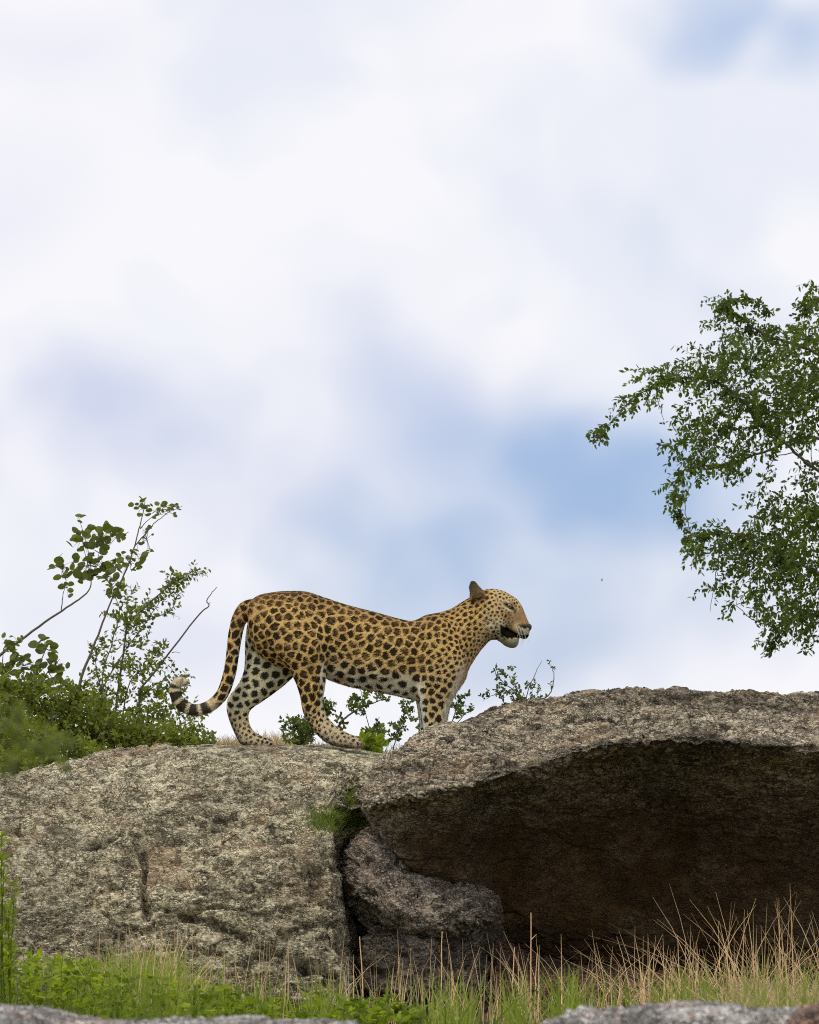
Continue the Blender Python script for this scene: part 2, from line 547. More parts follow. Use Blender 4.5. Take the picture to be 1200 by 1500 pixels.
def left_sec(px, T, s=0.0, bot=1530):
    return (px, [(22.2, 1400), (21.6, T + 40), (20.7, T + 9), (20.12, T), (19.88, T + 5), (19.62, T + 38), (19.32 + s, T + 105), (19.08 + s, T + 190), (18.98 + s, 1370),
                 (18.9 + s, 1440), (18.85 + s, bot)])


def left_end(px, T, back):
    return (px, [(22.2, 1400), (21.6, T + 40), (20.7, T + 9), (20.12, T), (19.9, T + 5), (19.72, T + 34), (19.6 + back * .2, T + 85), (19.55 + back, T + 130), (19.6 + back, 1370),
                 (19.6 + back, 1440), (19.6 + back, 1530)])


K_left = [(-620, [(20.2, 1500)] * 11),
          left_sec(-560, 1300, 0.6), left_sec(-400, 1200, 0.3), left_sec(-220, 1160, 0.1), left_sec(-60, 1140), left_sec(60, 1128), left_sec(150, 1108, 0.05), left_sec(240, 1100, 0.05),
          left_sec(330, 1093), left_sec(420, 1090, -0.02), left_sec(480, 1091.5, 0.0), with_dx(left_sec(500, 1094, 0.09)), with_dx(left_end(528, 1098, 0.1)), left_end(570, 1104, 0.15),
          left_end(640, 1102, 0.15), left_end(720, 1110, 0.2), (760, [(20.8, 1200)] * 11)]
Lb = rock('boulder', K_left, M_left, step=0.0062, amp=0.78, seed=300, big=0.8, chip_scale=0.85, tilt=-0.12,
          grooves=[([(495, 1240), (470, 1265), (455, 1300)], 22, 0.05), ([(440, 1330), (490, 1350)], 18, -0.03), ([(0, 1205), (45, 1210), (70, 1232), (110, 1236), (150, 1228), (190, 1205)], 6, 0.045),
                   ([(204, 1228), (212, 1262), (210, 1300), (214, 1345)], 8, 0.12),
                   ([(222, 1240), (290, 1225), (330, 1204)], 9, 0.016), ([(270, 1188), (300, 1196), (350, 1198)], 5, 0.03),
                   ([(245, 1335), (310, 1355), (360, 1375), (420, 1400), (500, 1432)], 9, 0.10),
                   ([(390, 1400), (450, 1428), (510, 1450)], 16, 0.08),
                   ([(440, 1262), (470, 1275), (500, 1272)], 6, 0.05),
                   ([(260, 1300), (330, 1312), (380, 1290)], 12, 0.02),
                   ([(100, 1170), (160, 1150), (230, 1160)], 14, -0.015), ([(60, 1330), (130, 1340), (180, 1320)], 25, -0.03)],
          fix=lambda V: 1 - 0.8 * sstep(V[:, 1], 19.6, 19.85) * sstep(20.7 - V[:, 1], 0, 0.2) * sstep(V[:, 0], -1.1, -0.8) * sstep(0.5 - V[:, 0], 0, 0.2))
tag(Lb, 'broad grey granite boulder on the left that carries the leopard\'s hind feet', 'boulder', 'boulders of the outcrop')

# ------------------------------------------------------------------ stones under the overhang
K_mid = [(504, [(19.5, 1275)] * 6),
         (509, [(19.7, 1275), (19.55, 1258), (19.4, 1256), (19.33, 1276), (19.36, 1300), (19.5, 1310)]),
         (522, [(19.9, 1262), (19.7, 1236), (19.4, 1238), (19.25, 1275), (19.24, 1315), (19.45, 1338)]),
         (555, [(19.9, 1240), (19.7, 1212), (19.36, 1222), (19.18, 1280), (19.18, 1335), (19.45, 1360)]),
         (610, [(19.9, 1270), (19.7, 1250), (19.38, 1258), (19.18, 1310), (19.2, 1358), (19.45, 1382)]),
         (660, [(19.9, 1300), (19.7, 1284), (19.4, 1290), (19.22, 1324), (19.24, 1362), (19.45, 1384)]),
         (705, [(19.9, 1310), (19.7, 1302), (19.5, 1304), (19.3, 1330), (19.32, 1356), (19.5, 1372)]),
         (726, [(19.8, 1330), (19.7, 1318), (19.55, 1318), (19.45, 1334), (19.46, 1348), (19.6, 1358)]),
         (730, [(19.6, 1338)] * 6)]
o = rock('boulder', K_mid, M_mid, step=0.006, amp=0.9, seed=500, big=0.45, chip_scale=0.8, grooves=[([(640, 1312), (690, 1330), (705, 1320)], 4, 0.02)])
tag(o, 'small rounded grey boulder wedged between the broad one and the overhang', 'boulder', 'boulders of the outcrop')

K_low = [(514, [(19.6, 1440)] * 6),
         (524, [(19.9, 1400), (19.7, 1345), (19.42, 1345), (19.32, 1400), (19.28, 1470), (19.2, 1530)]),
         (560, [(19.9, 1390), (19.7, 1340), (19.32, 1350), (19.24, 1400), (19.2, 1460), (19.15, 1530)]),
         (620, [(19.9, 1390), (19.7, 1350), (19.30, 1366), (19.20, 1410), (19.18, 1465), (19.15, 1530)]),
         (680, [(19.9, 1390), (19.7, 1345), (19.36, 1356), (19.28, 1410), (19.24, 1465), (19.2, 1530)]),
         (722, [(19.9, 1400), (19.8, 1335), (19.5, 1330), (19.44, 1400), (19.38, 1465), (19.3, 1530)]),
         (742, [(19.9, 1440)] * 6)]
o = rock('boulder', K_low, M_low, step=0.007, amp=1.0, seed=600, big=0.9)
tag(o, 'dark fissured boulder at the bottom of the joint, beneath the small rounded one', 'boulder', 'boulders of the outcrop')

K_slab = [(706, [(19.9, 1450)] * 6),
          (718, [(20.3, 1400), (19.9, 1378), (19.6, 1384), (19.42, 1425), (19.36, 1470), (19.3, 1530)]),
          (780, [(20.6, 1405), (19.9, 1400), (19.6, 1404), (19.42, 1430), (19.34, 1470), (19.3, 1530)]),
          (860, [(20.6, 1420), (19.9, 1412), (19.55, 1416), (19.4, 1435), (19.34, 1470), (19.3, 1530)]),
          (960, [(20.6, 1432), (19.9, 1424), (19.55, 1428), (19.4, 1445), (19.34, 1475), (19.3, 1530)]),
          (1100, [(20.6, 1440), (19.9, 1436), (19.55, 1440), (19.4, 1455), (19.34, 1480), (19.3, 1530)]),
          (1300, [(20.6, 1440), (19.9, 1440), (19.55, 1446), (19.4, 1460), (19.34, 1485), (19.3, 1530)]),
          (1500, [(20.0, 1500)] * 6)]
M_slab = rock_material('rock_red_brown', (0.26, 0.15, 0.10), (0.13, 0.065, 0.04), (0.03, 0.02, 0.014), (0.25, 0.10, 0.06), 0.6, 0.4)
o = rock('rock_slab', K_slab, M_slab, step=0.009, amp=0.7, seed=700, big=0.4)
tag(o, 'low red-brown slab lying under the crack at the foot of the overhang', 'rock')

# foreground slabs, nearer to the camera
K_f1 = [(-260, [(12.6, 1560)] * 6)] + [(x, [(13.0, t + 70), (12.7, t + 22), (12.3, t), (12.0, t + 7), (11.8, t + 26), (11.7, t + 180)]) for x, t in
        ((-240, 1500), (-120, 1486), (0, 1478), (60, 1482), (110, 1491), (170, 1497), (260, 1499), (380, 1498), (480, 1501), (540, 1514))] + [(580, [(12.3, 1570)] * 6)]
o = rock('rock_slab', K_f1, M_fore, step=0.0045, amp=0.5, seed=800, big=0.15, chip_scale=0.6)
tag(o, 'pale flat rock slab in the bottom left corner, in front of the green herbs', 'rock', 'foreground rock slabs')
K_f2 = [(740, [(12.6, 1580)] * 6)] + [(x, [(13.0, t + 70), (12.7, t + 22), (12.3, t), (12.0, t + 7), (11.8, t + 20), (11.75, t + 180)]) for x, t in
        ((760, 1526), (800, 1502), (850, 1488), (900, 1487), (950, 1481), (1000, 1476), (1060, 1477), (1110, 1484), (1160, 1486), (1230, 1488))] + [(1260, [(12.3, 1560)] * 6)]
o = rock('rock_slab', K_f2, M_fore, step=0.0045, amp=0.7, seed=850, big=0.2, chip_scale=0.6)
tag(o, 'mottled grey rock slab at the bottom right, in front of the dry straw', 'rock', 'foreground rock slabs')
K_f3 = [(1150, [(11.9, 1540)] * 6)] + [(x, [(12.4, t + 70), (12.1, t + 22), (11.8, t), (11.6, t + 7), (11.5, t + 20), (11.4, t + 180)]) for x, t in
        ((1158, 1500), (1175, 1482), (1200, 1474), (1260, 1466), (1350, 1472))] + [(1400, [(12.0, 1560)] * 6)]
o = rock('rock_slab', K_f3, M_pink, step=0.0045, amp=0.4, seed=870, big=0.12, chip_scale=0.6)
tag(o, 'pinkish rock slab cut off by the bottom right corner', 'rock', 'foreground rock slabs')

# ------------------------------------------------------------------ terrain
M_ground, N, b = mat('soil_and_grass', 1.0, 0.1)
pos = N.n('ShaderNodeNewGeometry').outputs['Position']
g1 = N.noise(pos, 0.8, 6.0, 0.65).outputs['Fac']
g2 = N.noise(pos, 14.0, 6.0, 0.7).outputs['Fac']
c = N.mix(N.mr(g1, 0.42, 0.6), (0.055, 0.075, 0.022), (0.21, 0.155, 0.085))
c = N.mix(N.m('MULTIPLY', N.mr(g2, 0.4, 0.65), 0.6), c, (0.09, 0.07, 0.035))
link(N, c, b.inputs['Base Color'])
link(N, N.n('ShaderNodeBump', {'Height': g2, 'Strength': 1.0, 'Distance': 0.05}).outputs[0], b.inputs['Normal'])


def gz(x, y):
    x = np.asarray(x, float); y = np.asarray(y, float)
    yy = [-3000, -200, 0, 6, 12, 16, 19.3, 20.2, 21.2, 22.0, 24.5, 28, 40, 90, 400, 3000]
    zz = [-6, -4.5, -1.6, -1.15, -0.55, -0.40, -0.36, -0.2, 0.45, 0.86, 0.93, 0.5, -1.8, -4.5, -6, -8]
    z = np.interp(y, yy, zz)
    z = z + 0.12 * np.exp(-((x + 0.80) / 0.42) ** 2 - ((y - 23.2) / 0.7) ** 2)
    P3 = np.stack([x * 0.25, y * 0.25, x * 0], 1) if x.ndim else None
    if P3 is not None:
        far = np.clip((np.abs(x) + np.abs(y - 20) - 4) / 30, 0, 1)
        z = z + far * 0.8 * fbm(P3, 3, 5) + 0.012 * fbm(P3 * 22, 3, 8)
    # the outcrop falls away to both sides
    side = np.clip((np.abs(x - 0.4) - 4.2) / 5, 0, 1)
    z = np.where(z > -0.36, -0.36 + (z + 0.36) * (1 - side * side * (3 - 2 * side)), z)
    return z


def axis(a, b, lo, hi, st):
    inn = list(np.arange(a, b + 1e-6, st))
    out1, out2 = [], []
    s = st; v = a
    while v > lo:
        s *= 1.22; v -= s; out1.append(max(v, lo))
    s = st; v = b
    while v < hi:
        s *= 1.22; v += s; out2.append(min(v, hi))
    return np.array(out1[::-1] + inn + out2)


gx = axis(-4, 5, -3000, 3000, 0.08)
gy = axis(9, 27, -1500, 3000, 0.08)
GX, GY = np.meshgrid(gx, gy, indexing='ij')
GZ = gz(GX.ravel(), GY.ravel())
idx = np.arange(GX.size).reshape(GX.shape)
q = np.stack([idx[:-1, :-1], idx[1:, :-1], idx[1:, 1:], idx[:-1, 1:]], -1).reshape(-1, 4)
o = build('ground', np.stack([GX.ravel(), GY.ravel(), GZ], 1), q, M_ground)
tag(o, 'grassy earth slope that carries the boulders', 'ground', kind='structure')
# ------------------------------------------------------------------ leopard
LS = 0.0031293
LY = 20.0
LZ = P(600, 1000, 20.0).z


def L2W(u, v, y):
    """photo-pixel coordinates in the animal's own plane -> world"""
    return np.stack([(np.asarray(u, float) - 600) * LS, LY + np.asarray(y, float) * LS, LZ - (np.asarray(v, float) - 1000) * LS], -1)


class Soup:
    def __init__(s):
        s.v, s.f = [], []

    def loft(s, secs, n=20, sub=5, ex=1.0):
        """secs: (Au,Av,Bu,Bv,y,w)"""
        K = np.array([list(map(float, q)) for q in secs])
        ts = np.linspace(0, len(K) - 1, (len(K) - 1) * sub + 1)
        S = catmull(K, ts)
        base = len(s.v)
        th = np.linspace(0, 2 * math.pi, n, endpoint=False)
        ct, st = np.cos(th), np.sin(th)
        ct = np.sign(ct) * np.abs(ct) ** ex
        st = np.sign(st) * np.abs(st) ** ex
        for r in S:
            cu, cv = (r[0] + r[2]) / 2, (r[1] + r[3]) / 2
            hu, hv = (r[0] - r[2]) / 2, (r[1] - r[3]) / 2
            for a, b_ in zip(ct, st):
                s.v.append((cu + hu * a, cv + hv * a, r[4] + max(r[5], 0.5) * b_))
        m = len(S)
        for i in range(m - 1):
            for j in range(n):
                a = base + i * n + j; b_ = base + i * n + (j + 1) % n
                s.f.append((a, b_, b_ + n, a + n))
        s.f.append(tuple(base + j for j in range(n))[::-1])
        s.f.append(tuple(base + (m - 1) * n + j for j in range(n)))

    def ell(s, c, r, rot=0.0, n=16):
        base = len(s.v)
        cr, sr = math.cos(rot), math.sin(rot)
        for i in range(n + 1):
            ph = math.pi * i / n
            for j in range(n):
                t = 2 * math.pi * j / n
                x, z, y = r[0] * math.cos(ph), r[1] * math.sin(ph) * math.cos(t), r[2] * math.sin(ph) * math.sin(t)
                s.v.append((c[0] + x * cr - z * sr, c[1] + x * sr + z * cr, c[2] + y))
        for i in range(n):
            for j in range(n):
                a = base + i * n + j; b_ = base + i * n + (j + 1) % n
                s.f.append((a, b_, b_ + n, a + n))

    def tubeuv(s, pts, n=14, sub=6):
        """pts: (u,v,y,r) tube"""
        K = np.array([list(map(float, q)) for q in pts])
        S = catmull(K, np.linspace(0, len(K) - 1, (len(K) - 1) * sub + 1))
        T = np.gradient(S[:, :3], axis=0)
        T /= np.linalg.norm(T, axis=1, keepdims=True)
        base = len(s.v)
        for p, t in zip(S, T):
            a = np.cross(t, (0, 0, 1.0)); a /= np.linalg.norm(a)
            b_ = np.cross(t, a)
            for j in range(n):
                th = 2 * math.pi * j / n
                q = p[:3] + p[3] * (a * math.cos(th) + b_ * math.sin(th))
                s.v.append(tuple(q))
        m = len(S)
        for i in range(m - 1):
            for j in range(n):
                a = base + i * n + j; b_ = base + i * n + (j + 1) % n
                s.f.append((a, b_, b_ + n, a + n))
        s.f.append(tuple(base + j for j in range(n))[::-1])
        s.f.append(tuple(base + (m - 1) * n + j for j in range(n)))


TAIL = [(374, 890, 0, 14), (361, 893, 0, 13), (351, 906, -1, 11.5), (345.5, 925, -2, 10.5), (342, 950, -3, 9.8), (338.5, 977, -4, 9.4), (333.5, 998, -5, 9.4),
        (325.5, 1018, -6, 9.2), (312, 1032, -6, 9.0), (293, 1040.5, -6, 8.8), (275, 1038, -6, 8.8), (261.5, 1026, -6, 8.8), (257, 1011, -6, 8.8),
        (261, 1001, -6, 8.2), (269, 999.5, -6, 7), (275, 1003, -6, 4.5)]
B = Soup()
# trunk
B.loft([(361, 889, 363, 908, 0, 6), (367, 880, 366, 932, 0, 20), (380, 871, 378, 958, 0, 29), (401, 867, 402, 974, 0, 33), (425, 865.5, 428, 984, 0, 34),
        (449, 866.5, 456, 988, 0, 31), (475, 875, 484, 997, 0, 30), (508, 885.5, 512, 1006, 0, 34), (545, 895, 545, 1012, 0, 38), (580, 905, 578, 1018.5, 0, 39),
        (604, 909.5, 604, 1025, 0, 37), (624, 901, 628, 1030, 0, 34), (645, 896.5, 655, 1024, 0, 31), (662, 890.5, 677, 1004, 0, 28), (676, 882, 690, 976, 0, 26),
        (688, 875, 701, 957, 0, 24), (699, 869, 712, 944, 0, 23), (710, 866, 721, 936, 0, 20), (715, 868, 724, 932, 0, 8)], n=32)
# skull and upper jaw
B.loft([(694, 876, 706, 928, 0, 12), (702, 867, 712, 936, 0, 21), (713, 863, 721, 937.5, 0, 25.5), (725, 862.3, 731, 935, 0, 27), (738, 865.5, 737, 921, 0, 25),
        (749, 871, 744, 923, 0, 21), (758, 877.5, 751, 927, 0, 16.5), (764.5, 886.5, 757, 931.5, 0, 14), (769, 898, 763.5, 935, 0, 13.5), (773.5, 909, 768.8, 936.5, 0, 12.5),
        (776.5, 914.5, 772.8, 934.5, 0, 10), (777, 918, 775, 931, 0, 5)], n=28, ex=0.9)
# lower jaw
B.loft([(720, 914, 722, 936, 0, 16), (727, 922, 728, 937.5, 0, 17), (734, 926, 733.5, 941, 0, 16), (742, 930.5, 740, 946, 0, 14), (750, 931.5, 748.5, 949.2, 0, 12),
        (757, 931.5, 756, 948, 0, 10), (760.5, 933.5, 759.5, 943, 0, 6)], n=20)
for sgn in (-1, 1):
    B.ell((759, 921.5, sgn * 8.5), (10, 8.0, 8), 0.45)            # whisker pad
    B.ell((731, 915, sgn * 16), (9, 17, 11), -0.15)               # cheek
    B.ell((719, 919, sgn * 17), (11, 13, 8), 0.3)
    B.ell((748.5, 882, sgn * 14.5), (8, 4.5, 6), 0.6)            # brow
    B.ell((741, 896, sgn * 20), (9, 5, 5), 0.5)                  # cheekbone
    # ear: cupped lobe seen from behind
    B.loft([(688, 881, 712, 874, sgn * 17, 7), (688.5, 872, 709.5, 867.5, sgn * 20, 5.5), (688.6, 866, 706, 864, sgn * 21.5, 4.2), (688, 860, 702, 860, sgn * 22.5, 3.8),
            (688.4, 855.4, 698.5, 855.6, sgn * 23, 3.4), (690.3, 852.4, 695.5, 852.8, sgn * 23, 2.4)], n=16, sub=4)
    # forelegs
    dx = 0 if sgn < 0 else -4
    dw = 0
    B.loft([(q[0] + dx, q[1], q[2] + dx, q[3], sgn * q[4], q[5]) for q in
            ((629, 906, 652, 902, 15, 8), (619, 925, 664, 918, 21, 14), (614, 950, 675, 944, 24.5, 17), (611, 975, 682, 967, 26, 17.5), (610.5, 1000, 680, 993, 25.5, 17),
             (612, 1020, 668, 1016, 24.5, 15.5), (615.5, 1038, 659.5, 1034, 23.5, 14), (618, 1056, 655.5, 1053, 22.5, 13), (620.5, 1072, 653, 1070, 22, 12), (622, 1084, 652, 1080, 22, 12),
             (624, 1096, 656, 1086, 22, 13), (634, 1099, 664, 1088, 22, 13), (655, 1099, 670, 1091, 22, 12), (670, 1098, 674, 1094, 22, 6))], n=22, ex=0.92)
# near hind leg
B.loft([(392, 884, 440, 880, -16, 8), (382, 900, 462, 900, -21, 14), (384, 924, 477, 922, -25, 18), (396, 948, 482, 945, -27, 20), (412, 968, 482.5, 966, -27, 19.5),
        (425, 985, 480, 984, -26, 18), (434, 1002, 477.5, 1003, -25.5, 15.5), (440, 1020, 475, 1021, -25, 13.5), (443, 1036, 474, 1034, -25, 11.5), (446.5, 1049, 478, 1045, -25, 10.5),
        (455, 1064, 484.5, 1056.5, -25.5, 10), (465.5, 1078, 495, 1066, -26, 10.2), (478, 1088, 506, 1073, -26, 11), (492, 1093.5, 515, 1077, -26, 12.5), (508, 1096, 524, 1081, -26, 13.5),
        (521, 1096, 530, 1085.5, -26, 12), (529, 1094, 532, 1089, -26, 7)], n=22, ex=0.92)
# far hind leg, planted further back
B.loft([(366, 890, 430, 890, 14, 10), (361, 915, 448, 915, 20, 16), (358, 940, 450, 940, 24, 18), (358, 962, 443, 966, 25, 18), (357, 978, 434, 984, 25, 17),
        (352, 994, 421, 998, 25, 16), (343, 1008, 403, 1012.5, 25, 14.5), (334, 1020, 384, 1026, 25, 12.5), (331, 1033, 368, 1037, 25, 11), (333, 1047, 363.5, 1047, 25, 10),
        (338.5, 1062, 365.5, 1060, 25, 9.8), (344.5, 1076, 373, 1071, 25, 10.5), (350.5, 1087, 384, 1077, 25, 12), (362, 1092, 393, 1080, 25, 13), (380, 1093.5, 399, 1084.5, 25, 12.5),
        (394, 1092.5, 401, 1088, 25, 7)], n=22, ex=0.92)
B.tubeuv(TAIL)
# toes
for y0, tx, ty in ((-26, 523, 1091), (25, 392, 1089.5), (-22, 665, 1095), (22, 662, 1095)):
    for k in range(4):
        B.ell((tx + (2.5 if k in (1, 2) else -1), ty, y0 - 9.5 + 6.3 * k), (8, 5.3, 3.7), 0.08)
# muscle hints: shoulder blade, point of shoulder, haunch, stifle, rib arch
B.ell((646, 925, -24), (20, 12, 11), -0.9)
B.ell((672, 972, -20), (10, 20, 12), 0.15)
B.ell((634, 985, -33), (15, 24, 10), 0.1)
B.ell((455, 955, -36), (20, 34, 13), 0.2)
B.ell((458, 1008, -34), (10, 18, 8), 0.1)
B.ell((418, 912, -26), (26, 22, 12), 0.3)
B.ell((560, 968, -30), (45, 30, 9), 0.1)

BV = np.array(B.v)
world_pts = L2W(BV[:, 0], BV[:, 1], BV[:, 2])
LEO = empty('leopard', L2W(500, 1096, 0).tolist())
tag(LEO, 'spotted leopard standing on the rocks with its tail curled up and mouth half open', 'leopard')
tmp = build('body', world_pts, [tuple(f) for f in B.f], None, LEO)
md = tmp.modifiers.new('r', 'REMESH'); md.mode = 'VOXEL'; md.voxel_size = 0.0039
md = tmp.modifiers.new('s', 'SMOOTH'); md.factor = 0.5; md.iterations = 9
dg = bpy.context.evaluated_depsgraph_get()
me = bpy.data.meshes.new_from_object(tmp.evaluated_get(dg))
tmp.modifiers.clear()
old = tmp.data
tmp.data = me
bpy.data.meshes.remove(old)
body = tmp
me.name = 'body'
me.polygons.foreach_set('use_smooth', np.ones(len(me.polygons), dtype=bool))
nv = len(me.vertices)
co = np.empty(nv * 3, np.float32); me.vertices.foreach_get('co', co); co = co.reshape(-1, 3).astype(float)
no = np.empty(nv * 3, np.float32); me.vertices.foreach_get('normal', no); no = no.reshape(-1, 3).astype(float)
wco = co + np.array(LEO.location)
U = wco[:, 0] / LS + 600; Vv = 1000 - (wco[:, 2] - LZ) / LS; Yp = (wco[:, 1] - LY) / LS
# small folds and fur clumps in relief
n3 = np.stack([U, Vv, Yp], 1)
fold = np.exp(-((U - (466 + (Vv - 890) * 0.10)) / 7) ** 2) * sstep(Vv, 885, 915) * (1 - sstep(Vv, 985, 1000))
disp = -2.6 * fold + 0.45 * fbm(n3 / 26, 3, 71) + 0.12 * fbm(n3 / 5, 2, 75)
sf = np.exp(-((U - (612 - (Vv - 930) * 0.05)) / 6) ** 2) * sstep(Vv, 915, 940) * (1 - sstep(Vv, 1000, 1030))
disp -= 2.4 * sf
nb_, _t = in_poly_line(U, Vv, [(652, 903), (664, 935), (690, 985)])
disp -= 1.3 * np.exp(-(nb_ / 5) ** 2)
el_, _t = in_poly_line(U, Vv, [(612, 1003), (628, 1012), (640, 1008)])
disp -= 1.2 * np.exp(-(el_ / 5) ** 2) * (Yp < 0)
ti_, _t = in_poly_line(U, Vv, [(384, 905), (402, 945), (428, 985)])
disp -= 1.5 * np.exp(-(ti_ / 5) ** 2) * (Yp < 0)
rib = sstep(U, 520, 540) * (1 - sstep(U, 596, 610)) * sstep(Vv, 930, 950) * (1 - sstep(Vv, 985, 1005))
disp += 0.45 * rib * np.sin((U + 0.35 * (Vv - 960)) / 13 * 2 * math.pi)
wr = sstep(U, 640, 665) * (1 - sstep(U, 700, 712)) * sstep(Vv, 890, 905)
disp += 0.35 * wr * np.sin((U * 0.9 + Vv * 0.35) / 2.6)
co2 = co + no * (disp * LS)[:, None]
me.vertices.foreach_set('co', co2.astype(np.float32).ravel())
me.update()

# --- regions
tl = np.array(TAIL)
Ts = catmull(tl, np.linspace(0, len(tl) - 1, 300))
arc = np.concatenate([[0], np.cumsum(np.linalg.norm(np.diff(Ts[:, :2], axis=0), axis=1))])
kd = kdtree.KDTree(300)
for i, p in enumerate(Ts): kd.insert((p[0], p[1], p[2]), i)
kd.balance()
tail_t = np.zeros(nv); is_tail = np.zeros(nv, bool)
cand = np.where((U < 368) & (np.abs(Yp) < 16))[0]
for i in cand:
    _, j, dd = kd.find((U[i], Vv[i], Yp[i]))
    if dd < Ts[j, 3] * 1.35:
        is_tail[i] = True; tail_t[i] = arc[j]
TL = arc[-1]

head = sstep(U - 0.35 * (900 - Vv), 702, 716)
farleg = (Yp > 6) & (Vv > 905) & (U < 455)
nearhind = (Yp < -4) & (U < 500) & (Vv > 880)
fore = sstep(Vv, 1010, 1030) * (U > 600) * (U < 690)

# spacing of the pattern in photo pixels
s = np.full(nv, 12.5)
s = np.where(True, s - 3.0 * sstep(905 - Vv + (U - 500) * 0.12, 0, 25), s)                  # finer along the back
s = s + 2.2 * sstep(Vv, 950, 985) * (U > 480) * (U < 620)
sh = sstep(U + 0.12 * (Vv - 950), 612, 660) * (1 - sstep(Vv, 985, 1025))
s = s * (1 - sh) + 7.6 * sh                                           # shoulder and neck: small spots
nk = sstep(U, 690, 700)
s = s * (1 - nk) + 8.6 * nk
s = s * (1 - head) + 5.5 * head
lowh = sstep(Vv, 1036, 1050) * (U < 545)
s = np.where(U < 545, s * (1 - lowh) + 6.6 * lowh, s)
s = np.where((U > 600) & (Vv > 1015) & (U < 700), 11.2, s)
s = np.where(farleg & (Vv < 1040), 13.0, s)
s = np.where(is_tail, 12.5, s)

# seeds by dart throwing with the local spacing
order = rng.permutation(nv)[:60000]
cell = 8.0
grid = {}
seeds = []
for i in order:
    si = s[i] * 0.86
    k = (int(U[i] // cell), int(Vv[i] // cell), int(Yp[i] // cell))
    r = int(si // cell) + 1
    ok = True
    for a in range(k[0] - r, k[0] + r + 1):
        for b_ in range(k[1] - r, k[1] + r + 1):
            for c_ in range(k[2] - r, k[2] + r + 1):
                for j in grid.get((a, b_, c_), ()):
                    dd = (U[i] - U[j]) ** 2 + (Vv[i] - Vv[j]) ** 2 + (Yp[i] - Yp[j]) ** 2
                    if dd < (0.5 * (si + s[j] * 0.86)) ** 2:
                        ok = False; break
                if not ok: break
            if not ok: break
        if not ok: break
    if ok:
        grid.setdefault(k, []).append(i); seeds.append(i)
sk = kdtree.KDTree(len(seeds))
for n_, i in enumerate(seeds): sk.insert((U[i], Vv[i], Yp[i]), n_)
sk.balance()
jit = 0.16 * s[:, None] * np.stack([fbm(n3 / (s[:, None] * 0.42), 2, 81), fbm(n3 / (s[:, None] * 0.42), 2, 83), fbm(n3 / (s[:, None] * 0.42), 2, 85)], 1)
q3 = n3 + jit
F1 = np.zeros(nv); F2 = np.zeros(nv); ID = np.zeros(nv, int)
for i in range(nv):
    r = sk.find_n(q3[i], 2)
    F1[i] = r[0][2]; F2[i] = r[1][2]; ID[i] = r[0][1]
r1 = F1 / s; ed = (F2 - F1) / s
sid = np.array(seeds)[ID]
rnd = rng.random(len(seeds))[ID]

# solid spots or rosettes
belly = sstep(Vv - np.interp(U, [460, 480, 540, 600, 640], [970, 966, 978, 981, 996]), 0, 22) * (U > 470) * (U < 622)
gap = 0.20 + 0.16 * belly + 0.12 * sh + 0.10 * (farleg) + 0.10 * lowh * (U < 545)
gap = gap + 0.10 * head + 0.08 * fore
rmax = 0.64 - 0.10 * belly - 0.06 * sh - 0.10 * farleg - 0.05 * head - 0.09 * lowh - 0.05 * fore
rmax = rmax * (0.84 + 0.26 * rnd)
sp = sstep(ed, gap - 0.05, gap + 0.05) * (1 - sstep(r1, rmax - 0.05, rmax + 0.05))
# rosette centre and breaks, only on the flank, back and upper haunch
ros = (1 - sh) * (1 - belly) * (1 - head) * (~farleg) * (1 - sstep(Vv, 975, 1005)) * (1 - is_tail * sstep(tail_t, 20, 50)) * (rnd > 0.18)
centre = (1 - sstep(r1 + 0.06 * fbm(n3 / 3, 2, 91), 0.13, 0.24)) * ros
brk = sstep(vnoise(n3 / (s[:, None] * 0.30), 93), 0.25, 0.5) * ros * sstep(r1, 0.2, 0.32)
sp = sp * (1 - 0.6 * brk)
# fine gold flecks
fle = fbm(n3 / 2.0, 2, 95)

gold = np.array([0.71, 0.47, 0.17]); gold_top = np.array([0.44, 0.265, 0.10]); cream = np.array([0.76, 0.67, 0.43]); white = np.array([0.80, 0.76, 0.60])
tan = np.array([0.68, 0.53, 0.29])


def mixc(a, b_, f):
    f = np.asarray(f)[:, None]
    return a * (1 - f) + b_ * f


base = np.tile(gold, (nv, 1))
top_line = np.interp(U, [345, 360, 400, 450, 500, 560, 604, 640, 690], [905, 885, 868, 867, 883, 900, 909, 898, 874])
base = mixc(base, gold_top, (1 - sstep(Vv - top_line, 2, 34)) * (U > 340) * (U < 720) * 0.85)
base = mixc(base, tan, 0.45 * sstep(Vv - top_line, 60, 95) * (U > 470))
base = mixc(base, white, belly * 0.8)
inner = sstep(no[:, 1] * np.where(Yp < 0, 1, -1), 0.0, 0.6)           # inner faces of the legs
leg = sstep(Vv, 985, 1010)
base = mixc(base, cream, leg * inner * 0.9)
# chest and throat
chest = sstep(U + 0.42 * (Vv - 1000), 662, 672) * sstep(Vv, 962, 990) * (U > 650)
base = mixc(base, white, chest)
sp = sp * (1 - 0.85 * chest)
throat = sstep(U + 0.75 * (Vv - 950), 706, 722) * sstep(Vv, 915, 940) * (1 - head)
base = mixc(base, cream, throat * 0.35)
base = mixc(base, white, sstep(626 - U + (Vv - 1030) * 0.08, -1, 6) * sstep(Vv, 1015, 1035) * (U > 600) * 0.9)
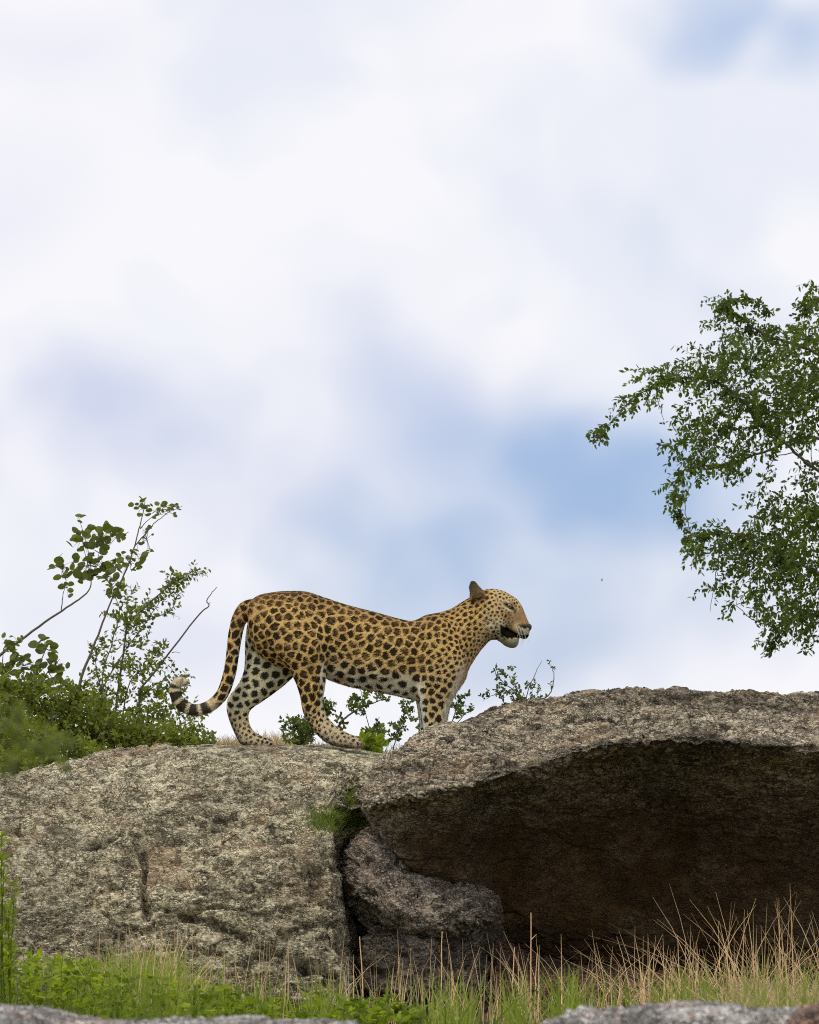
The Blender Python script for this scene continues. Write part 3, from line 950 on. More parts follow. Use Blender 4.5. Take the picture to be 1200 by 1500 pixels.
# far hind leg shows its inner side
fl = farleg * sstep(Vv, 908, 930)
base = mixc(base, np.array([0.70, 0.65, 0.42]), fl * (1 - sstep(Vv, 1035, 1060) * 0.4))
base = mixc(base, tan, lowh * (Vv > 1030) * 0.75)
base = mixc(base, np.array([0.50, 0.41, 0.27]), sstep(Vv, 1068, 1082) * (U < 545) * 0.7)
sole = lowh * sstep(no[:, 0] * -1 + no[:, 2] * -1, 0.5, 1.0)
base = mixc(base, np.array([0.16, 0.13, 0.09]), sole * 0.75)
# teats and groin patch
base = mixc(base, np.array([0.42, 0.21, 0.12]), np.exp(-((U - 502) / 10) ** 2 - ((Vv - 994) / 6) ** 2) * 0.8)
# tail
tw = is_tail * sstep(tail_t / TL, 0.50, 0.72)
und = is_tail * sstep(no[:, 0], 0.1, 0.7) * sstep(tail_t / TL, 0.1, 0.3)
base = mixc(base, cream, np.clip(und * 0.7, 0, 1))
base = mixc(base, cream, tw * 0.6)
base = mixc(base, white, tw * 0.4)

# --- head painting
hb = head
base = mixc(base, np.array([0.66, 0.46, 0.22]), hb)
lowface = sstep((Vv - 907) - (U - 730) * 0.25, -2, 9) * hb * sstep(U, 708, 722)
base = mixc(base, np.array([0.56, 0.50, 0.33]), lowface * 0.85)
fleck = sstep(vnoise(n3 / 3.2, 97), 0.2, 0.6) * hb * (Vv < 905)
base = mixc(base, np.array([0.66, 0.53, 0.30]), fleck * 0.6)
bridge = sstep(U + 0.45 * (Vv - 895), 757, 763) * (1 - sstep(Vv, 909, 918)) * hb * (Vv > 880)
base = mixc(base, np.array([0.38, 0.24, 0.115]), bridge)
sp = sp * (1 - bridge)
cheekw = np.exp(-((U - 752) / 7) ** 2 - ((Vv - 906) / 5) ** 2)
base = mixc(base, np.array([0.36, 0.20, 0.09]), cheekw * 0.7)
sp = sp * (1 - cheekw * 0.8)
# whisker rows
base = mixc(base, np.array([0.62, 0.44, 0.22]), np.exp(-((U - 754) / 10) ** 4 - ((Vv - 918) / 8) ** 4) * 0.8)
pad = np.exp(-((U - 756) / 9) ** 4 - ((Vv - 920) / 8) ** 4)
rowc = (Vv - 913) - 0.42 * (U - 745)
rows = sstep(np.cos(rowc / 3.4 * 2 * math.pi), 0.25, 0.8) * sstep(np.sin(U / 2.9 * 2 * math.pi), -0.9, 0.2)
sp = sp * (1 - pad) + pad * rows * 0.7 * (1 - sstep(U, 760, 765))
# lips, chin, mouth edge
sp_dark = np.zeros(nv)
lip_l = np.interp(U, [730, 734, 744, 751, 757, 763, 770], [915, 919, 922, 926, 929.5, 931.5, 930])
lip = np.exp(-((Vv - lip_l) / 1.7) ** 2) * sstep(U, 732, 736) * (1 - sstep(U, 757, 761))
sp_dark = np.maximum(sp_dark, lip)
jawtop = np.interp(U, [728, 734, 742, 750, 757], [923, 930, 934, 934.5, 933.5])
jt = sstep(U, 731, 734) * (Vv > lip_l) * (1 - sstep(Vv - jawtop, 0.0, 2.5))
sp_dark = np.maximum(sp_dark, jt)
jc = np.exp(-(in_poly_line(U, Vv, [(733, 918), (735, 928), (739, 937)])[0] / 1.8) ** 2)
sp_dark = np.maximum(sp_dark, 0.85 * jc)
chin = sstep(U, 733, 741) * sstep(Vv - jawtop, 1.5, 4) * (Vv > 925)
streak = sstep(vnoise(np.stack([(U + Vv) / 2.0, (U - Vv) / 9.0, Yp / 6], 1), 98), 0.0, 0.5)
base = mixc(base, np.array([0.12, 0.10, 0.06]), chin * streak * 0.5)
base = mixc(base, np.array([0.27, 0.27, 0.17]), chin * (1 - 0.5 * streak)); sp = sp * (1 - chin)  # chin colour lowered to carry the shading of the jaw
sp_dark = np.maximum(sp_dark, 0.85 * np.exp(-((U - 728) / 4) ** 2 - ((Vv - 935.5) / 3) ** 2))
fr = np.exp(-(((U - 771) / 5.5) ** 2 + ((Vv - 930) / 5) ** 2) ** 2)
base = mixc(base, np.array([0.40, 0.40, 0.30]), fr); sp = sp * (1 - fr)
# nose leather is a part of its own; fur round it is dark
sp_dark = np.maximum(sp_dark, np.exp(-(((U - 766) / 8) ** 2 + ((Vv - 918.0) / 4.2) ** 2) ** 2) * 0.9)
# eye rim
ex, ey = U - 746, (Vv - 889.5) - 0.5 * (U - 746)
rim = np.exp(-(((ex) / 9.5) ** 2 + (ey / 3.8) ** 2) ** 3)
rim = np.maximum(rim, 0.9 * np.exp(-((ex - 8.5) / 3) ** 2 - ((Vv - 896.5) / 4) ** 2))
nearby = np.exp(-((ex / 12) ** 2 + ((ey - 0.5) / 7.5) ** 2) ** 2)
sp = sp * (1 - nearby)
base = mixc(base, np.array([0.62, 0.47, 0.25]), nearby * 0.6)
sp_dark = np.maximum(sp_dark, rim * (no[:, 1] < 0.9))
under_eye = np.exp(-((ex + 0.5) / 7) ** 2 - ((ey - 4.6) / 1.4) ** 2)
base = mixc(base, np.array([0.8, 0.72, 0.50]), under_eye); sp = sp * (1 - under_eye)
brow_l = np.exp(-((ex - 0) / 7) ** 2 - ((ey + 5.2) / 1.3) ** 2)
base = mixc(base, np.array([0.75, 0.64, 0.40]), brow_l * 0.9)
# ears
ear = (Vv < np.interp(U, [686, 690, 708, 716], [871, 869.5, 866, 862])) & (U < 707) & (np.abs(Yp) > 12)
ear2 = np.exp(-(((U - 700) / 10) ** 2 + ((Vv - 871) / 8) ** 2) ** 1.5) * (np.abs(Yp) > 12)
base = mixc(base, np.array([0.22, 0.15, 0.08]), np.clip(ear * 1.0 + 0.8 * ear2, 0, 1)); sp = sp * (1 - ear) * (1 - 0.8 * ear2)
edge = ear * (1 - sstep(Vv + 0.5 * (U - 690), 857, 861.5))
base = mixc(base, np.array([0.05, 0.048, 0.035]), np.clip(edge, 0, 1) * 0.9)
base = mixc(base, np.array([0.33, 0.25, 0.13]), np.exp(-((U - 697) / 3.2) ** 2 - ((Vv - 865) / 7) ** 2) * ear * 0.6)

# tail bands
tt = (tail_t - TL * 0.60) / 17.5
band = is_tail * sstep(np.abs((tt % 1.0) - 0.5), 0.10, 0.17) * sstep(tail_t / TL, 0.60, 0.66) * (1 - sstep(no[:, 0] * 0.0 + no[:, 2] * -1, 0.75, 0.95) * 0.35)
sp = np.where(is_tail, sp * (1 - sstep(tail_t / TL, 0.58, 0.63)), sp)
sp_tail = band * 0.94
sp_tail = np.where(is_tail & (tail_t > TL - 13), 0.55 * sstep(vnoise(n3 / 4, 7), -0.2, 0.4), sp_tail)
sp_tail = np.where(is_tail & (tail_t > TL - 20) & (tail_t < TL - 13), 0.15, sp_tail)

dark = np.array([0.012, 0.010, 0.006]); brown = np.array([0.034, 0.018, 0.008])
spotc = mixc(np.tile(dark, (nv, 1)), brown, np.clip(0.6 * (1 - sstep(Vv - top_line, 10, 70)) + sh * 0.3, 0, 1) * (1 - sstep(Vv, 985, 1010)))
cent = mixc(np.tile(np.array([0.22, 0.11, 0.04]), (nv, 1)), np.array([0.09, 0.045, 0.018]), rnd)
spotc = mixc(spotc, cent, centre * 0.85)
colr = base * (1 + 0.16 * fle[:, None] + 0.12 * fbm(n3 / 30, 2, 99)[:, None])
colr = mixc(colr, spotc, np.clip(sp * 0.97, 0, 1))
colr = mixc(colr, dark, np.clip(np.maximum(sp_dark, sp_tail), 0, 1))
# dorsal stripe of denser pigment
colr = mixc(colr, np.array([0.07, 0.05, 0.03]), (1 - sstep(Vv - top_line, -2, 5)) * (U > 350) * (U < 700) * 0.5 * (~is_tail))
colr = np.clip(colr, 0.008, 0.80)
set_attr(body, 'fur_colour', colr, 'COLOR')

M_fur, N, b = mat('leopard_fur', 0.85, 0.06)
ca = N.n('ShaderNodeAttribute', attribute_name='fur_colour').outputs['Color']
tc = N.n('ShaderNodeTexCoord').outputs['Object']
fn = N.noise(N.v('MULTIPLY', tc, (90, 200, 260)), 1.0, 3.0, 0.6).outputs['Fac']
cc = N.mix(N.mr(fn, 0.3, 0.7, 0.0, 0.35), ca, N.v('MULTIPLY', ca, (0.62, 0.60, 0.55)))
link(N, cc, b.inputs['Base Color'])
link(N, N.n('ShaderNodeBump', {'Height': fn, 'Strength': 0.5, 'Distance': 0.004}).outputs[0], b.inputs['Normal'])
me.materials.clear(); me.materials.append(M_fur)

# --- fur: short strands laid along the body, coloured like the skin under them
npoly = len(me.polygons)
ls = np.empty(npoly, np.int32); me.polygons.foreach_get('loop_start', ls)
lv = np.empty(len(me.loops), np.int32); me.loops.foreach_get('vertex_index', lv)
v0 = lv[ls]; v1 = lv[ls + 1]; v2 = lv[ls + 2]
area = np.linalg.norm(np.cross(co2[v1] - co2[v0], co2[v2] - co2[v0]), axis=1)
NF = 170000
pick = rng.choice(npoly, NF, p=area / area.sum())
a_ = rng.random(NF); b_ = rng.random(NF)
root = co2[v0[pick]] + (co2[v1[pick]] - co2[v0[pick]]) * a_[:, None] + (co2[v2[pick]] - co2[v0[pick]]) * b_[:, None]
rn = no[v0[pick]]
ru, rv = U[v0[pick]], Vv[v0[pick]]
flow = np.tile(np.array([-1.0, 0.0, -0.25]), (NF, 1))
lg = sstep(rv, 985, 1015)[:, None]
flow = flow * (1 - lg) + np.array([0.1, 0, -1.0]) * lg
hd = sstep(ru, 715, 730)[:, None]
flow = flow * (1 - hd) + np.array([-0.9, 0, 0.1]) * hd
tlm = is_tail[v0[pick]]
flow[tlm] = np.array([-0.2, 0, -1.0])
tend = tlm & (rv > 1015); flow[tend] = np.array([-1.0, 0, 0.0])
tend = tlm & (ru < 268); flow[tend] = np.array([0.0, 0, 1.0])
flow = flow + 0.35 * rng.normal(size=(NF, 3))
flow -= rn * (flow * rn).sum(1, keepdims=True)
flow /= np.linalg.norm(flow, axis=1, keepdims=True) + 1e-9
side_ = np.cross(rn, flow)
ln = 0.0055 * (0.7 + 0.6 * rng.random(NF))
ln = ln * (1 + 1.6 * (chest[v0[pick]] > 0.5) + 0.2 * (belly[v0[pick]] > 0.6) + 0.6 * (tlm & (ru < 290)) + 0.9 * ((rn[:, 2] < -0.55) & (ru > 470) & (ru < 700) & (rv > 960)) + 0.8 * ((ru > 708) & (ru < 730) & (rv > 905)) + 0.5 * throat[v0[pick]])
ln = ln * np.where(ru > 715, 0.55, 1.0) * np.where(bridge[v0[pick]] > 0.3, 0.5, 1)
wd = 0.0011
lift = 0.18 + 0.22 * rng.random(NF)
tip = root + (flow + rn * lift[:, None]) * ln[:, None]
r0 = root - side_ * wd - rn * 0.0004; r1_ = root + side_ * wd - rn * 0.0004
keep = (rim[v0[pick]] < 0.2) & (sp_dark[v0[pick]] < 0.5)
r0, r1_, tip = r0[keep], r1_[keep], tip[keep]
pc = colr[v0[pick]][keep] * (0.78 + 0.55 * rng.random(keep.sum()))[:, None]
nk_ = len(tip)
fv = np.stack([r0, r1_, tip], 1).reshape(-1, 3) + np.array(LEO.location)
ff = np.arange(nk_ * 3).reshape(-1, 3)
fur = build('fur', fv, ff, M_fur, LEO)
tag(fur, kind='stuff')
set_attr(fur, 'fur_colour', np.clip(np.repeat(pc, 3, axis=0), 0.008, 0.8), 'COLOR')

# --- small head parts
M_nose, N, b = mat('nose_leather', 0.45, 0.5)
b.inputs['Base Color'].default_value = (0.018, 0.014, 0.013, 1)
M_eye, N, b = mat('eye_amber', 0.12, 0.5)
oc = N.n('ShaderNodeTexCoord').outputs['Object']
rr = N.v('LENGTH', N.v('MULTIPLY', oc, (1.0, 0.0, 1.0)))
ec = N.mix(N.mr(rr, 0.0038, 0.0045), (0.006, 0.005, 0.004), (0.24, 0.16, 0.04))
ec = N.mix(N.mr(rr, 0.0085, 0.0095), ec, (0.02, 0.015, 0.01))
link(N, ec, b.inputs['Base Color'])
M_mouth, N, b = mat('mouth_lining', 0.95, 0.05)
b.inputs['Base Color'].default_value = (0.035, 0.022, 0.016, 1)
M_tongue, N, b = mat('tongue_pink', 0.8, 0.1)
b.inputs['Base Color'].default_value = (0.11, 0.05, 0.04, 1)
M_tooth, N, b = mat('tooth_ivory', 0.35, 0.5)
b.inputs['Base Color'].default_value = (0.36, 0.32, 0.22, 1)
M_whisk, N, b = mat('whisker_white', 0.5, 0.4)
b.inputs['Base Color'].default_value = (0.8, 0.78, 0.74, 1)


def soup_obj(name, sp_, material, parent=LEO):
    a = np.array(sp_.v)
    return build(name, L2W(a[:, 0], a[:, 1], a[:, 2]), [tuple(f) for f in sp_.f], material, parent)


for sgn in (-1, 1):
    S_ = Soup(); S_.ell((0, 0, 0), (4.6, 4.6, 4.6), 0, 14)
    a = np.array(S_.v) * LS
    e = build('eye', np.stack([a[:, 0], a[:, 2], a[:, 1]], 1), [tuple(f) for f in S_.f], M_eye)
    e.parent = LEO
    e.location = Vector(L2W(746.3, 889.3, sgn * 19.0).tolist()) - LEO.location
S_ = Soup()
S_.loft([(759.5, 914.5, 760.5, 919, 0, 12.5), (764, 912.8, 764, 921.5, 0, 14.2), (769, 911.8, 768.5, 923.5, 0, 13.8), (774.3, 912.5, 773.3, 924, 0, 12), (778.2, 915, 776.8, 923.5, 0, 8.5), (779.4, 917.5, 778.6, 921.5, 0, 4)], n=18)
soup_obj('nose', S_, M_nose)
S_ = Soup()
S_.loft([(728, 917, 729, 934, 0, 15), (736, 919, 737, 935, 0, 8), (746, 923, 746, 936, 0, 6), (753, 926, 752, 937, 0, 4), (757, 928, 756, 936, 0, 2)], n=14)
soup_obj('mouth', S_, M_mouth)
S_ = Soup()
S_.loft([(732, 929, 732, 934, 0, 6), (741, 932, 741, 936, 0, 6.5), (748, 933.5, 748, 936.5, 0, 6), (754, 933, 754, 935.5, 0, 3)], n=12)
soup_obj('tongue', S_, M_tongue)
for sgn in (-1, 1):
    S_ = Soup(); S_.tubeuv([(759, 928, sgn * 7, 1.2), (758.6, 931, sgn * 7, .9), (758, 934, sgn * 6.8, .3)], 8)
    soup_obj('tooth', S_, M_tooth)
    S_ = Soup(); S_.tubeuv([(753.5, 938, sgn * 5.6, 1.2), (754, 935.5, sgn * 5.7, .9), (754, 932.5, sgn * 5.8, .3)], 8)
    soup_obj('tooth', S_, M_tooth)
for sgn in (-1, 1):
    for k in range(6):
        u0, v0_ = 756 + 2.2 * (k % 5), 918 + 2.4 * (k // 3)
        L_ = 20 + 9 * rng.random()
        an = math.radians(35 + 42 * rng.random())
        S_ = Soup()
        y0 = sgn * 15.5
        S_.tubeuv([(u0, v0_, y0, .16), (u0 + L_ * .4 * math.cos(an), v0_ + L_ * .35 * math.sin(an), y0 + sgn * 6, .13),
                   (u0 + L_ * .72 * math.cos(an), v0_ + L_ * .8 * math.sin(an), y0 + sgn * 10, .09), (u0 + L_ * .8 * math.cos(an + .3), v0_ + L_ * 1.15 * math.sin(an + .2), y0 + sgn * 11, .05)], 5, 3)
        soup_obj('whisker', S_, M_whisk)

# ------------------------------------------------------------------ vegetation


def leaf_mat(name, base, trans=0.45):
    tmul = (1.6, 1.75, 0.9) if base[1] > base[0] else (1.0, 1.0, 1.0)
    m, N, b = mat(name, 0.5, 0.35)
    tint = N.n('ShaderNodeAttribute', attribute_name='tint').outputs['Fac']
    c = N.mix(tint, tuple(x * (0.55 if base[1] > base[0] else 0.75) for x in base), (min(1, base[0] * 1.75), min(1, base[1] * 1.45), base[2] * 1.3))
    link(N, c, b.inputs['Base Color'])
    tr = N.n('ShaderNodeBsdfTranslucent')
    link(N, N.v('MULTIPLY', c, tmul), tr.inputs['Color'])
    mx = N.n('ShaderNodeMixShader', {0: trans})
    link(N, b.outputs[0], mx.inputs[1]); link(N, tr.outputs[0], mx.inputs[2])
    out = [n for n in N.t.nodes if n.type == 'OUTPUT_MATERIAL'][0]
    link(N, mx.outputs[0], out.inputs['Surface'])
    return m


M_leaf_tree = leaf_mat('leaf_tree', (0.088, 0.145, 0.017), 0.5)
M_leaf_dark = leaf_mat('leaf_dark_shrub', (0.095, 0.140, 0.028), 0.4)
M_leaf_shrub = leaf_mat('leaf_shrub', (0.155, 0.205, 0.030), 0.45)
M_leaf_round = leaf_mat('leaf_round', (0.125, 0.165, 0.030), 0.45)
M_leaf_herb = leaf_mat('leaf_herb', (0.210, 0.300, 0.022), 0.45)
M_grass = leaf_mat('grass_green', (0.175, 0.255, 0.040), 0.4)
M_straw = leaf_mat('straw', (0.58, 0.46, 0.27), 0.2)
M_bark, N, b = mat('bark', 0.9, 0.2)
pos = N.n('ShaderNodeNewGeometry').outputs['Position']
bn = N.noise(N.v('MULTIPLY', pos, (1, 1, 0.3)), 120.0, 4.0, 0.6).outputs['Fac']
link(N, N.mix(bn, (0.07, 0.055, 0.042), (0.21, 0.175, 0.135)), b.inputs['Base Color'])
link(N, N.n('ShaderNodeBump', {'Height': bn, 'Strength': 0.6, 'Distance': 0.004}).outputs[0], b.inputs['Normal'])


def unit(v):
    return v / (np.linalg.norm(v) + 1e-12)


class Plant:
    def __init__(s, seed):
        s.wv, s.wf = [], []
        s.tv, s.tf = [], []
        s.stems = []
        s.lp, s.ld, s.ln, s.ll, s.lw, s.lt = [], [], [], [], [], []
        s.r = np.random.default_rng(seed)

    def stem(s, pts, r0, r1, n=5, sub=4, wob=0.0):
        kv, kf = s.wv, s.wf
        s.wv, s.wf = [], []
        S = s.tube(pts, r0, r1, n, sub, wob)
        s.stems.append((s.wv, s.wf))
        s.wv, s.wf = kv, kf
        return S

    def tube(s, pts, r0, r1, n=5, sub=4, wob=0.0):
        K = np.array(pts, float)
        if len(K) > 2:
            S = catmull(K, np.linspace(0, len(K) - 1, (len(K) - 1) * sub + 1))
        else:
            S = K
        if wob:
            S[1:-1] += s.r.normal(size=S[1:-1].shape) * wob
        T = np.gradient(S, axis=0)
        base = len(s.wv); m = len(S)
        ref = np.array((0.31, 0.9, 0.17))
        for i in range(m):
            t = unit(T[i]); a = unit(np.cross(t, ref)); b_ = np.cross(t, a)
            r = r0 + (r1 - r0) * i / (m - 1)
            for j in range(n):
                th = 2 * math.pi * j / n
                s.wv.append(S[i] + r * (a * math.cos(th) + b_ * math.sin(th)))
        for i in range(m - 1):
            for j in range(n):
                a = base + i * n + j; b_ = base + i * n + (j + 1) % n
                s.wf.append((a, b_, b_ + n, a + n))
        return S

    def leaf(s, p, d, L, w, t=None):
        s.lp.append(p); s.ld.append(d); s.ll.append(L); s.lw.append(w)
        s.lt.append(s.r.random() if t is None else t)

    def twig(s, p, d, L, nl, leaf, lw, droop=0.0, rad=0.0012, kids=0, t=None, up=0.0, start=0.0):
        d = unit(np.array(d, float)); pts = [np.array(p, float)]
        n = 5
        for i in range(n):
            d = unit(d + s.r.normal(size=3) * 0.14 + np.array((0, 0, -droop + up)))
            pts.append(pts[-1] + d * L / n)
        S = s.tube(pts, rad, rad * 0.4, 3, 2)
        for k in range(nl):
            f = start + (1 - start) * (k + s.r.random()) / nl
            i = min(int(f * (len(S) - 1)), len(S) - 2)
            q = S[i] + (S[i + 1] - S[i]) * (f * (len(S) - 1) - i)
            ax = unit(S[i + 1] - S[i])
            o = unit(s.r.normal(size=3))
            o = unit(o - ax * np.dot(o, ax))
            dd = unit(ax * 0.55 + o * 0.9 + np.array((0, 0, -0.25 * (droop > 0))))
            s.leaf(q, dd, leaf * s.r.uniform(0.6, 1.2), lw * s.r.uniform(0.7, 1.15), t)
        for k in range(kids):
            i = s.r.integers(1, len(S) - 1)
            o = unit(s.r.normal(size=3))
            s.twig(S[i], unit(d * 0.7 + o * 0.8), L * 0.5, max(3, nl // 2), leaf, lw, droop, rad * 0.7, 0, t, up)
        return S

    def leaves_mesh(s):
        n = len(s.lp)
        p = np.array(s.lp); d = np.array(s.ld)
        L = np.array(s.ll)[:, None]; w = np.array(s.lw)[:, None]
        up = s.r.normal(size=(n, 3)) * 0.8 + np.array((0, -0.35, 0.55))
        sd_ = np.cross(d, up); sd_ /= np.linalg.norm(sd_, axis=1, keepdims=True) + 1e-9
        nn = np.cross(sd_, d)
        b0 = p
        m1l = p + d * L * 0.35 + sd_ * w * 0.5 + nn * w * 0.12
        m1r = p + d * L * 0.35 - sd_ * w * 0.5 + nn * w * 0.12
        m2l = p + d * L * 0.72 + sd_ * w * 0.36 + nn * (w * 0.10 - L * 0.03)
        m2r = p + d * L * 0.72 - sd_ * w * 0.36 + nn * (w * 0.10 - L * 0.03)
        c1 = p + d * L * 0.5
        tp = p + d * L - nn * L * 0.10
        V = np.stack([b0, m1l, m2l, tp, m2r, m1r], 1).reshape(-1, 3)
        base = np.arange(n)[:, None] * 6
        f = np.concatenate([base + np.array([[0, 1, 2, 3]]), base + np.array([[0, 3, 4, 5]])], 0)
        return V, f, np.repeat(np.array(s.lt), 6)

    def wood(s, e, woodname='stem', barkm=None):
        for v_, f_ in s.stems:
            build(woodname, np.array(v_), np.array(f_), barkm or M_bark, e)
        if s.wv:
            tag(build('twig', np.array(s.wv), np.array(s.wf), barkm or M_bark, e), kind='stuff')

    def emit(s, name, base_pt, leafm, woodname='stem', label=None, cat=None, group=None, leafname='foliage', barkm=None):
        e = empty(name, base_pt)
        tag(e, label, cat, group)
        s.wood(e, woodname, barkm)
        if s.lp:
            V, f, t = s.leaves_mesh()
            o = build(leafname, V, f, leafm, e, smooth=False)
            set_attr(o, 'tint', t)
            tag(o, kind='stuff')
        return e


def A(px, py, Y):
    return np.array(P(px, py, Y))


PX = 20.0 / F

# ---- tree at the right edge: trunk outside the picture, crown hanging in
T = Plant(11)
tb = A(1420, 1105, 23.0); tb[2] = gz(np.array([tb[0]]), np.array([tb[1]]))[0] - 0.05
trunk = [tb, A(1415, 1000, 23.0), A(1398, 900, 22.95), A(1380, 800, 22.9), A(1372, 700, 22.9), A(1360, 600, 22.9), A(1350, 500, 22.9)]
T.stem(trunk, 0.085, 0.022, 8, 5)
TW = Plant(12)
limbs = [
    [A(1378, 790, 22.9), A(1290, 740, 22.7), A(1200, 690, 22.6), A(1150, 650, 22.55), A(1105, 605, 22.5), A(1050, 560, 22.45), A(985, 555, 22.4), A(930, 582, 22.4), A(876, 640, 22.4)],
    [A(1372, 700, 22.9), A(1290, 600, 22.8), A(1200, 520, 22.7), A(1120, 490, 22.7), A(1085, 465, 22.7), A(1060, 450, 22.7), (A(1090, 435, 22.7)), A(1128, 455, 22.7)],
    [A(1385, 830, 22.9), A(1290, 850, 22.7), A(1200, 840, 22.6), A(1120, 800, 22.5), A(1060, 780, 22.5), A(1008, 790, 22.5)],
    [A(1395, 890, 22.95), A(1300, 920, 22.8), A(1200, 900, 22.7), A(1150, 910, 22.7), A(1128, 950, 22.7)],
    [A(1372, 720, 22.9), A(1270, 680, 23.1), A(1190, 640, 23.2), A(1130, 660, 23.2), A(1060, 680, 23.2), A(1000, 690, 23.2), A(990, 730, 23.2), A(1003, 765, 23.2)],
    [A(1360, 600, 22.9), A(1290, 500, 23.1), A(1230, 440, 23.1), A(1190, 440, 23.1), A(1175, 460, 23.1)],
    [A(1360, 600, 22.9), A(1420, 480, 22.9), A(1470, 430, 22.9)], [A(1380, 800, 22.9), A(1480, 720, 22.9), A(1560, 700, 22.8)],
    [A(1372, 700, 22.9), A(1460, 600, 23.2), A(1540, 570, 23.2)], [A(1395, 880, 22.9), A(1480, 870, 22.7), A(1540, 900, 22.7)], [A(1350, 500, 22.9), A(1330, 430, 22.9), A(1320, 380, 22.9)]]
LP = []
for k, l in enumerate(limbs):
    S = T.stem(l, 0.011 if k < 6 else 0.025, 0.0014, 6, 6, 0.004)
    LP.append(S)
allp = np.concatenate([S[3:] for S in LP])


def px_of(p):
    dep = p[1] * math.cos(PITCH) + p[2] * math.sin(PITCH)
    return 600 + p[0] / dep * F, 750 - (-p[1] * math.sin(PITCH) + p[2] * math.cos(PITCH)) / dep * F


clusters = [  # px, py, rx, ry, weight
    (1062, 452, 16, 16, .7), (1072, 492, 24, 30, 1), (1052, 530, 38, 30, 1), (1095, 560, 50, 42, 1.25), (1010, 548, 42, 20, .9), (960, 560, 30, 17, .9), (925, 585, 22, 12, .9), (886, 636, 14, 10, 1.2),
    (968, 600, 6, 12, .6), (1135, 520, 45, 40, 1.3), (1190, 545, 50, 55, 1.3), (1190, 435, 14, 24, 1.1), (1168, 600, 50, 50, 1.2), (1120, 620, 45, 42, 1.0), (1040, 615, 44, 38, 1.2), (1015, 665, 34, 34, 1.1),
    (1065, 670, 40, 36, 1.1), (1000, 715, 14, 30, .8), (1150, 755, 55, 34, 1.0), (1200, 720, 34, 40, .6), (1130, 815, 60, 42, 1.25), (1060, 800, 46, 28, 1.1), (1018, 792, 16, 24, .8), (1190, 800, 55, 60, 1.2), (1090, 850, 38, 30, 1.1),
    (1120, 700, 26, 20, .5), (1155, 880, 45, 36, 1.2), (1200, 900, 40, 40, 1.2), (1130, 915, 20, 20, .7), (1160, 932, 9, 16, .5), (1192, 930, 16, 18, .8), (1128, 940, 4, 14, .3), (1190, 640, 22, 26, 1.0), (1196, 700, 12, 30, .8), (1185, 485, 24, 22, 1.0), (1194, 760, 16, 24, 1), (1045, 865, 8, 10, .3), (1075, 885, 8, 12, .4)]
for (cx, cy, rx, ry, wt) in clusters:
    dens = wt * (math.pi * rx * ry) / 92.0
    for k in range(max(3, int(dens))):
        a = TW.r.random() * 2 * math.pi; q = math.sqrt(TW.r.random())
        Yk = 22.65 + TW.r.normal() * 0.28
        p = A(cx + rx * q * math.cos(a), cy + ry * q * math.sin(a) - 6, Yk)
        dirx = -0.55 + TW.r.normal() * 0.5
        TW.twig(p, (dirx, TW.r.normal() * 0.5, -0.15 + TW.r.normal() * 0.45), TW.r.uniform(0.07, 0.13), TW.r.integers(7, 12), 0.032, 0.0155, 0.16, 0.0011,
                t=np.clip(TW.r.normal(0.35, 0.25), 0, 1))
    # a thin branch ties each cluster to the nearest limb
    c = A(cx, cy, 22.65)
    j = np.argmin(np.linalg.norm((allp - c) + np.array([(-0.0)] * 3), axis=1) + 0.5 * np.clip(c[0] - allp[:, 0], 0, 9))
    mid_ = (allp[j] + c) / 2 + TW.r.normal(size=3) * 0.02
    T.tube([allp[j], mid_, c, c + (c - mid_) * 0.5 + np.array((0, 0, -0.02))], 0.003, 0.001, 4, 4, 0.002)
# the limb ends carry leaves of their own
for S in LP[:6]:
    for i in range(len(S) * 2 // 5, len(S)):
        for _ in range(3):
            TW.twig(S[i], (TW.r.normal() * .6 - .2, TW.r.normal() * .6, TW.r.normal() * .4 - 0.1), TW.r.uniform(0.03, 0.075), 6, 0.031, 0.017, 0.12, 0.001, t=np.clip(TW.r.normal(0.4, 0.25), 0, 1))
# rest of the crown, outside the picture
for k in range(1000):
    a = TW.r.random() * 2 * math.pi; q = math.sqrt(TW.r.random())
    x = 1385 + 205 * q * math.cos(a); y = 680 + 300 * q * math.sin(a)
    if x < 1216: continue
    p = A(x, y, 22.9 + TW.r.normal() * 0.4)
    TW.twig(p, (TW.r.normal(), TW.r.normal(), TW.r.normal() * .6 - .1), TW.r.uniform(0.09, 0.16), 12, 0.032, 0.014, 0.1, 0.0015, t=np.clip(TW.r.normal(0.4, 0.25), 0, 1))
te = empty('leafy_tree', tb.tolist())
tag(te, 'small-leaved tree hanging its drooping branches in from the right edge', 'tree')
build('trunk', np.array(T.stems[0][0]), np.array(T.stems[0][1]), M_bark, te)
for v_, f_ in T.stems[1:]: build('limb', np.array(v_), np.array(f_), M_bark, te)
tag(build('branchlets', np.array(T.wv), np.array(T.wf), M_bark, te), kind='stuff')
crown = build('twig', np.array(TW.wv), np.array(TW.wf), M_bark, te)
tag(crown, kind='stuff')
V, f, t = TW.leaves_mesh()
o = build('crown', V, f, M_leaf_tree, te, smooth=False); set_attr(o, 'tint', t); tag(o, kind='stuff')


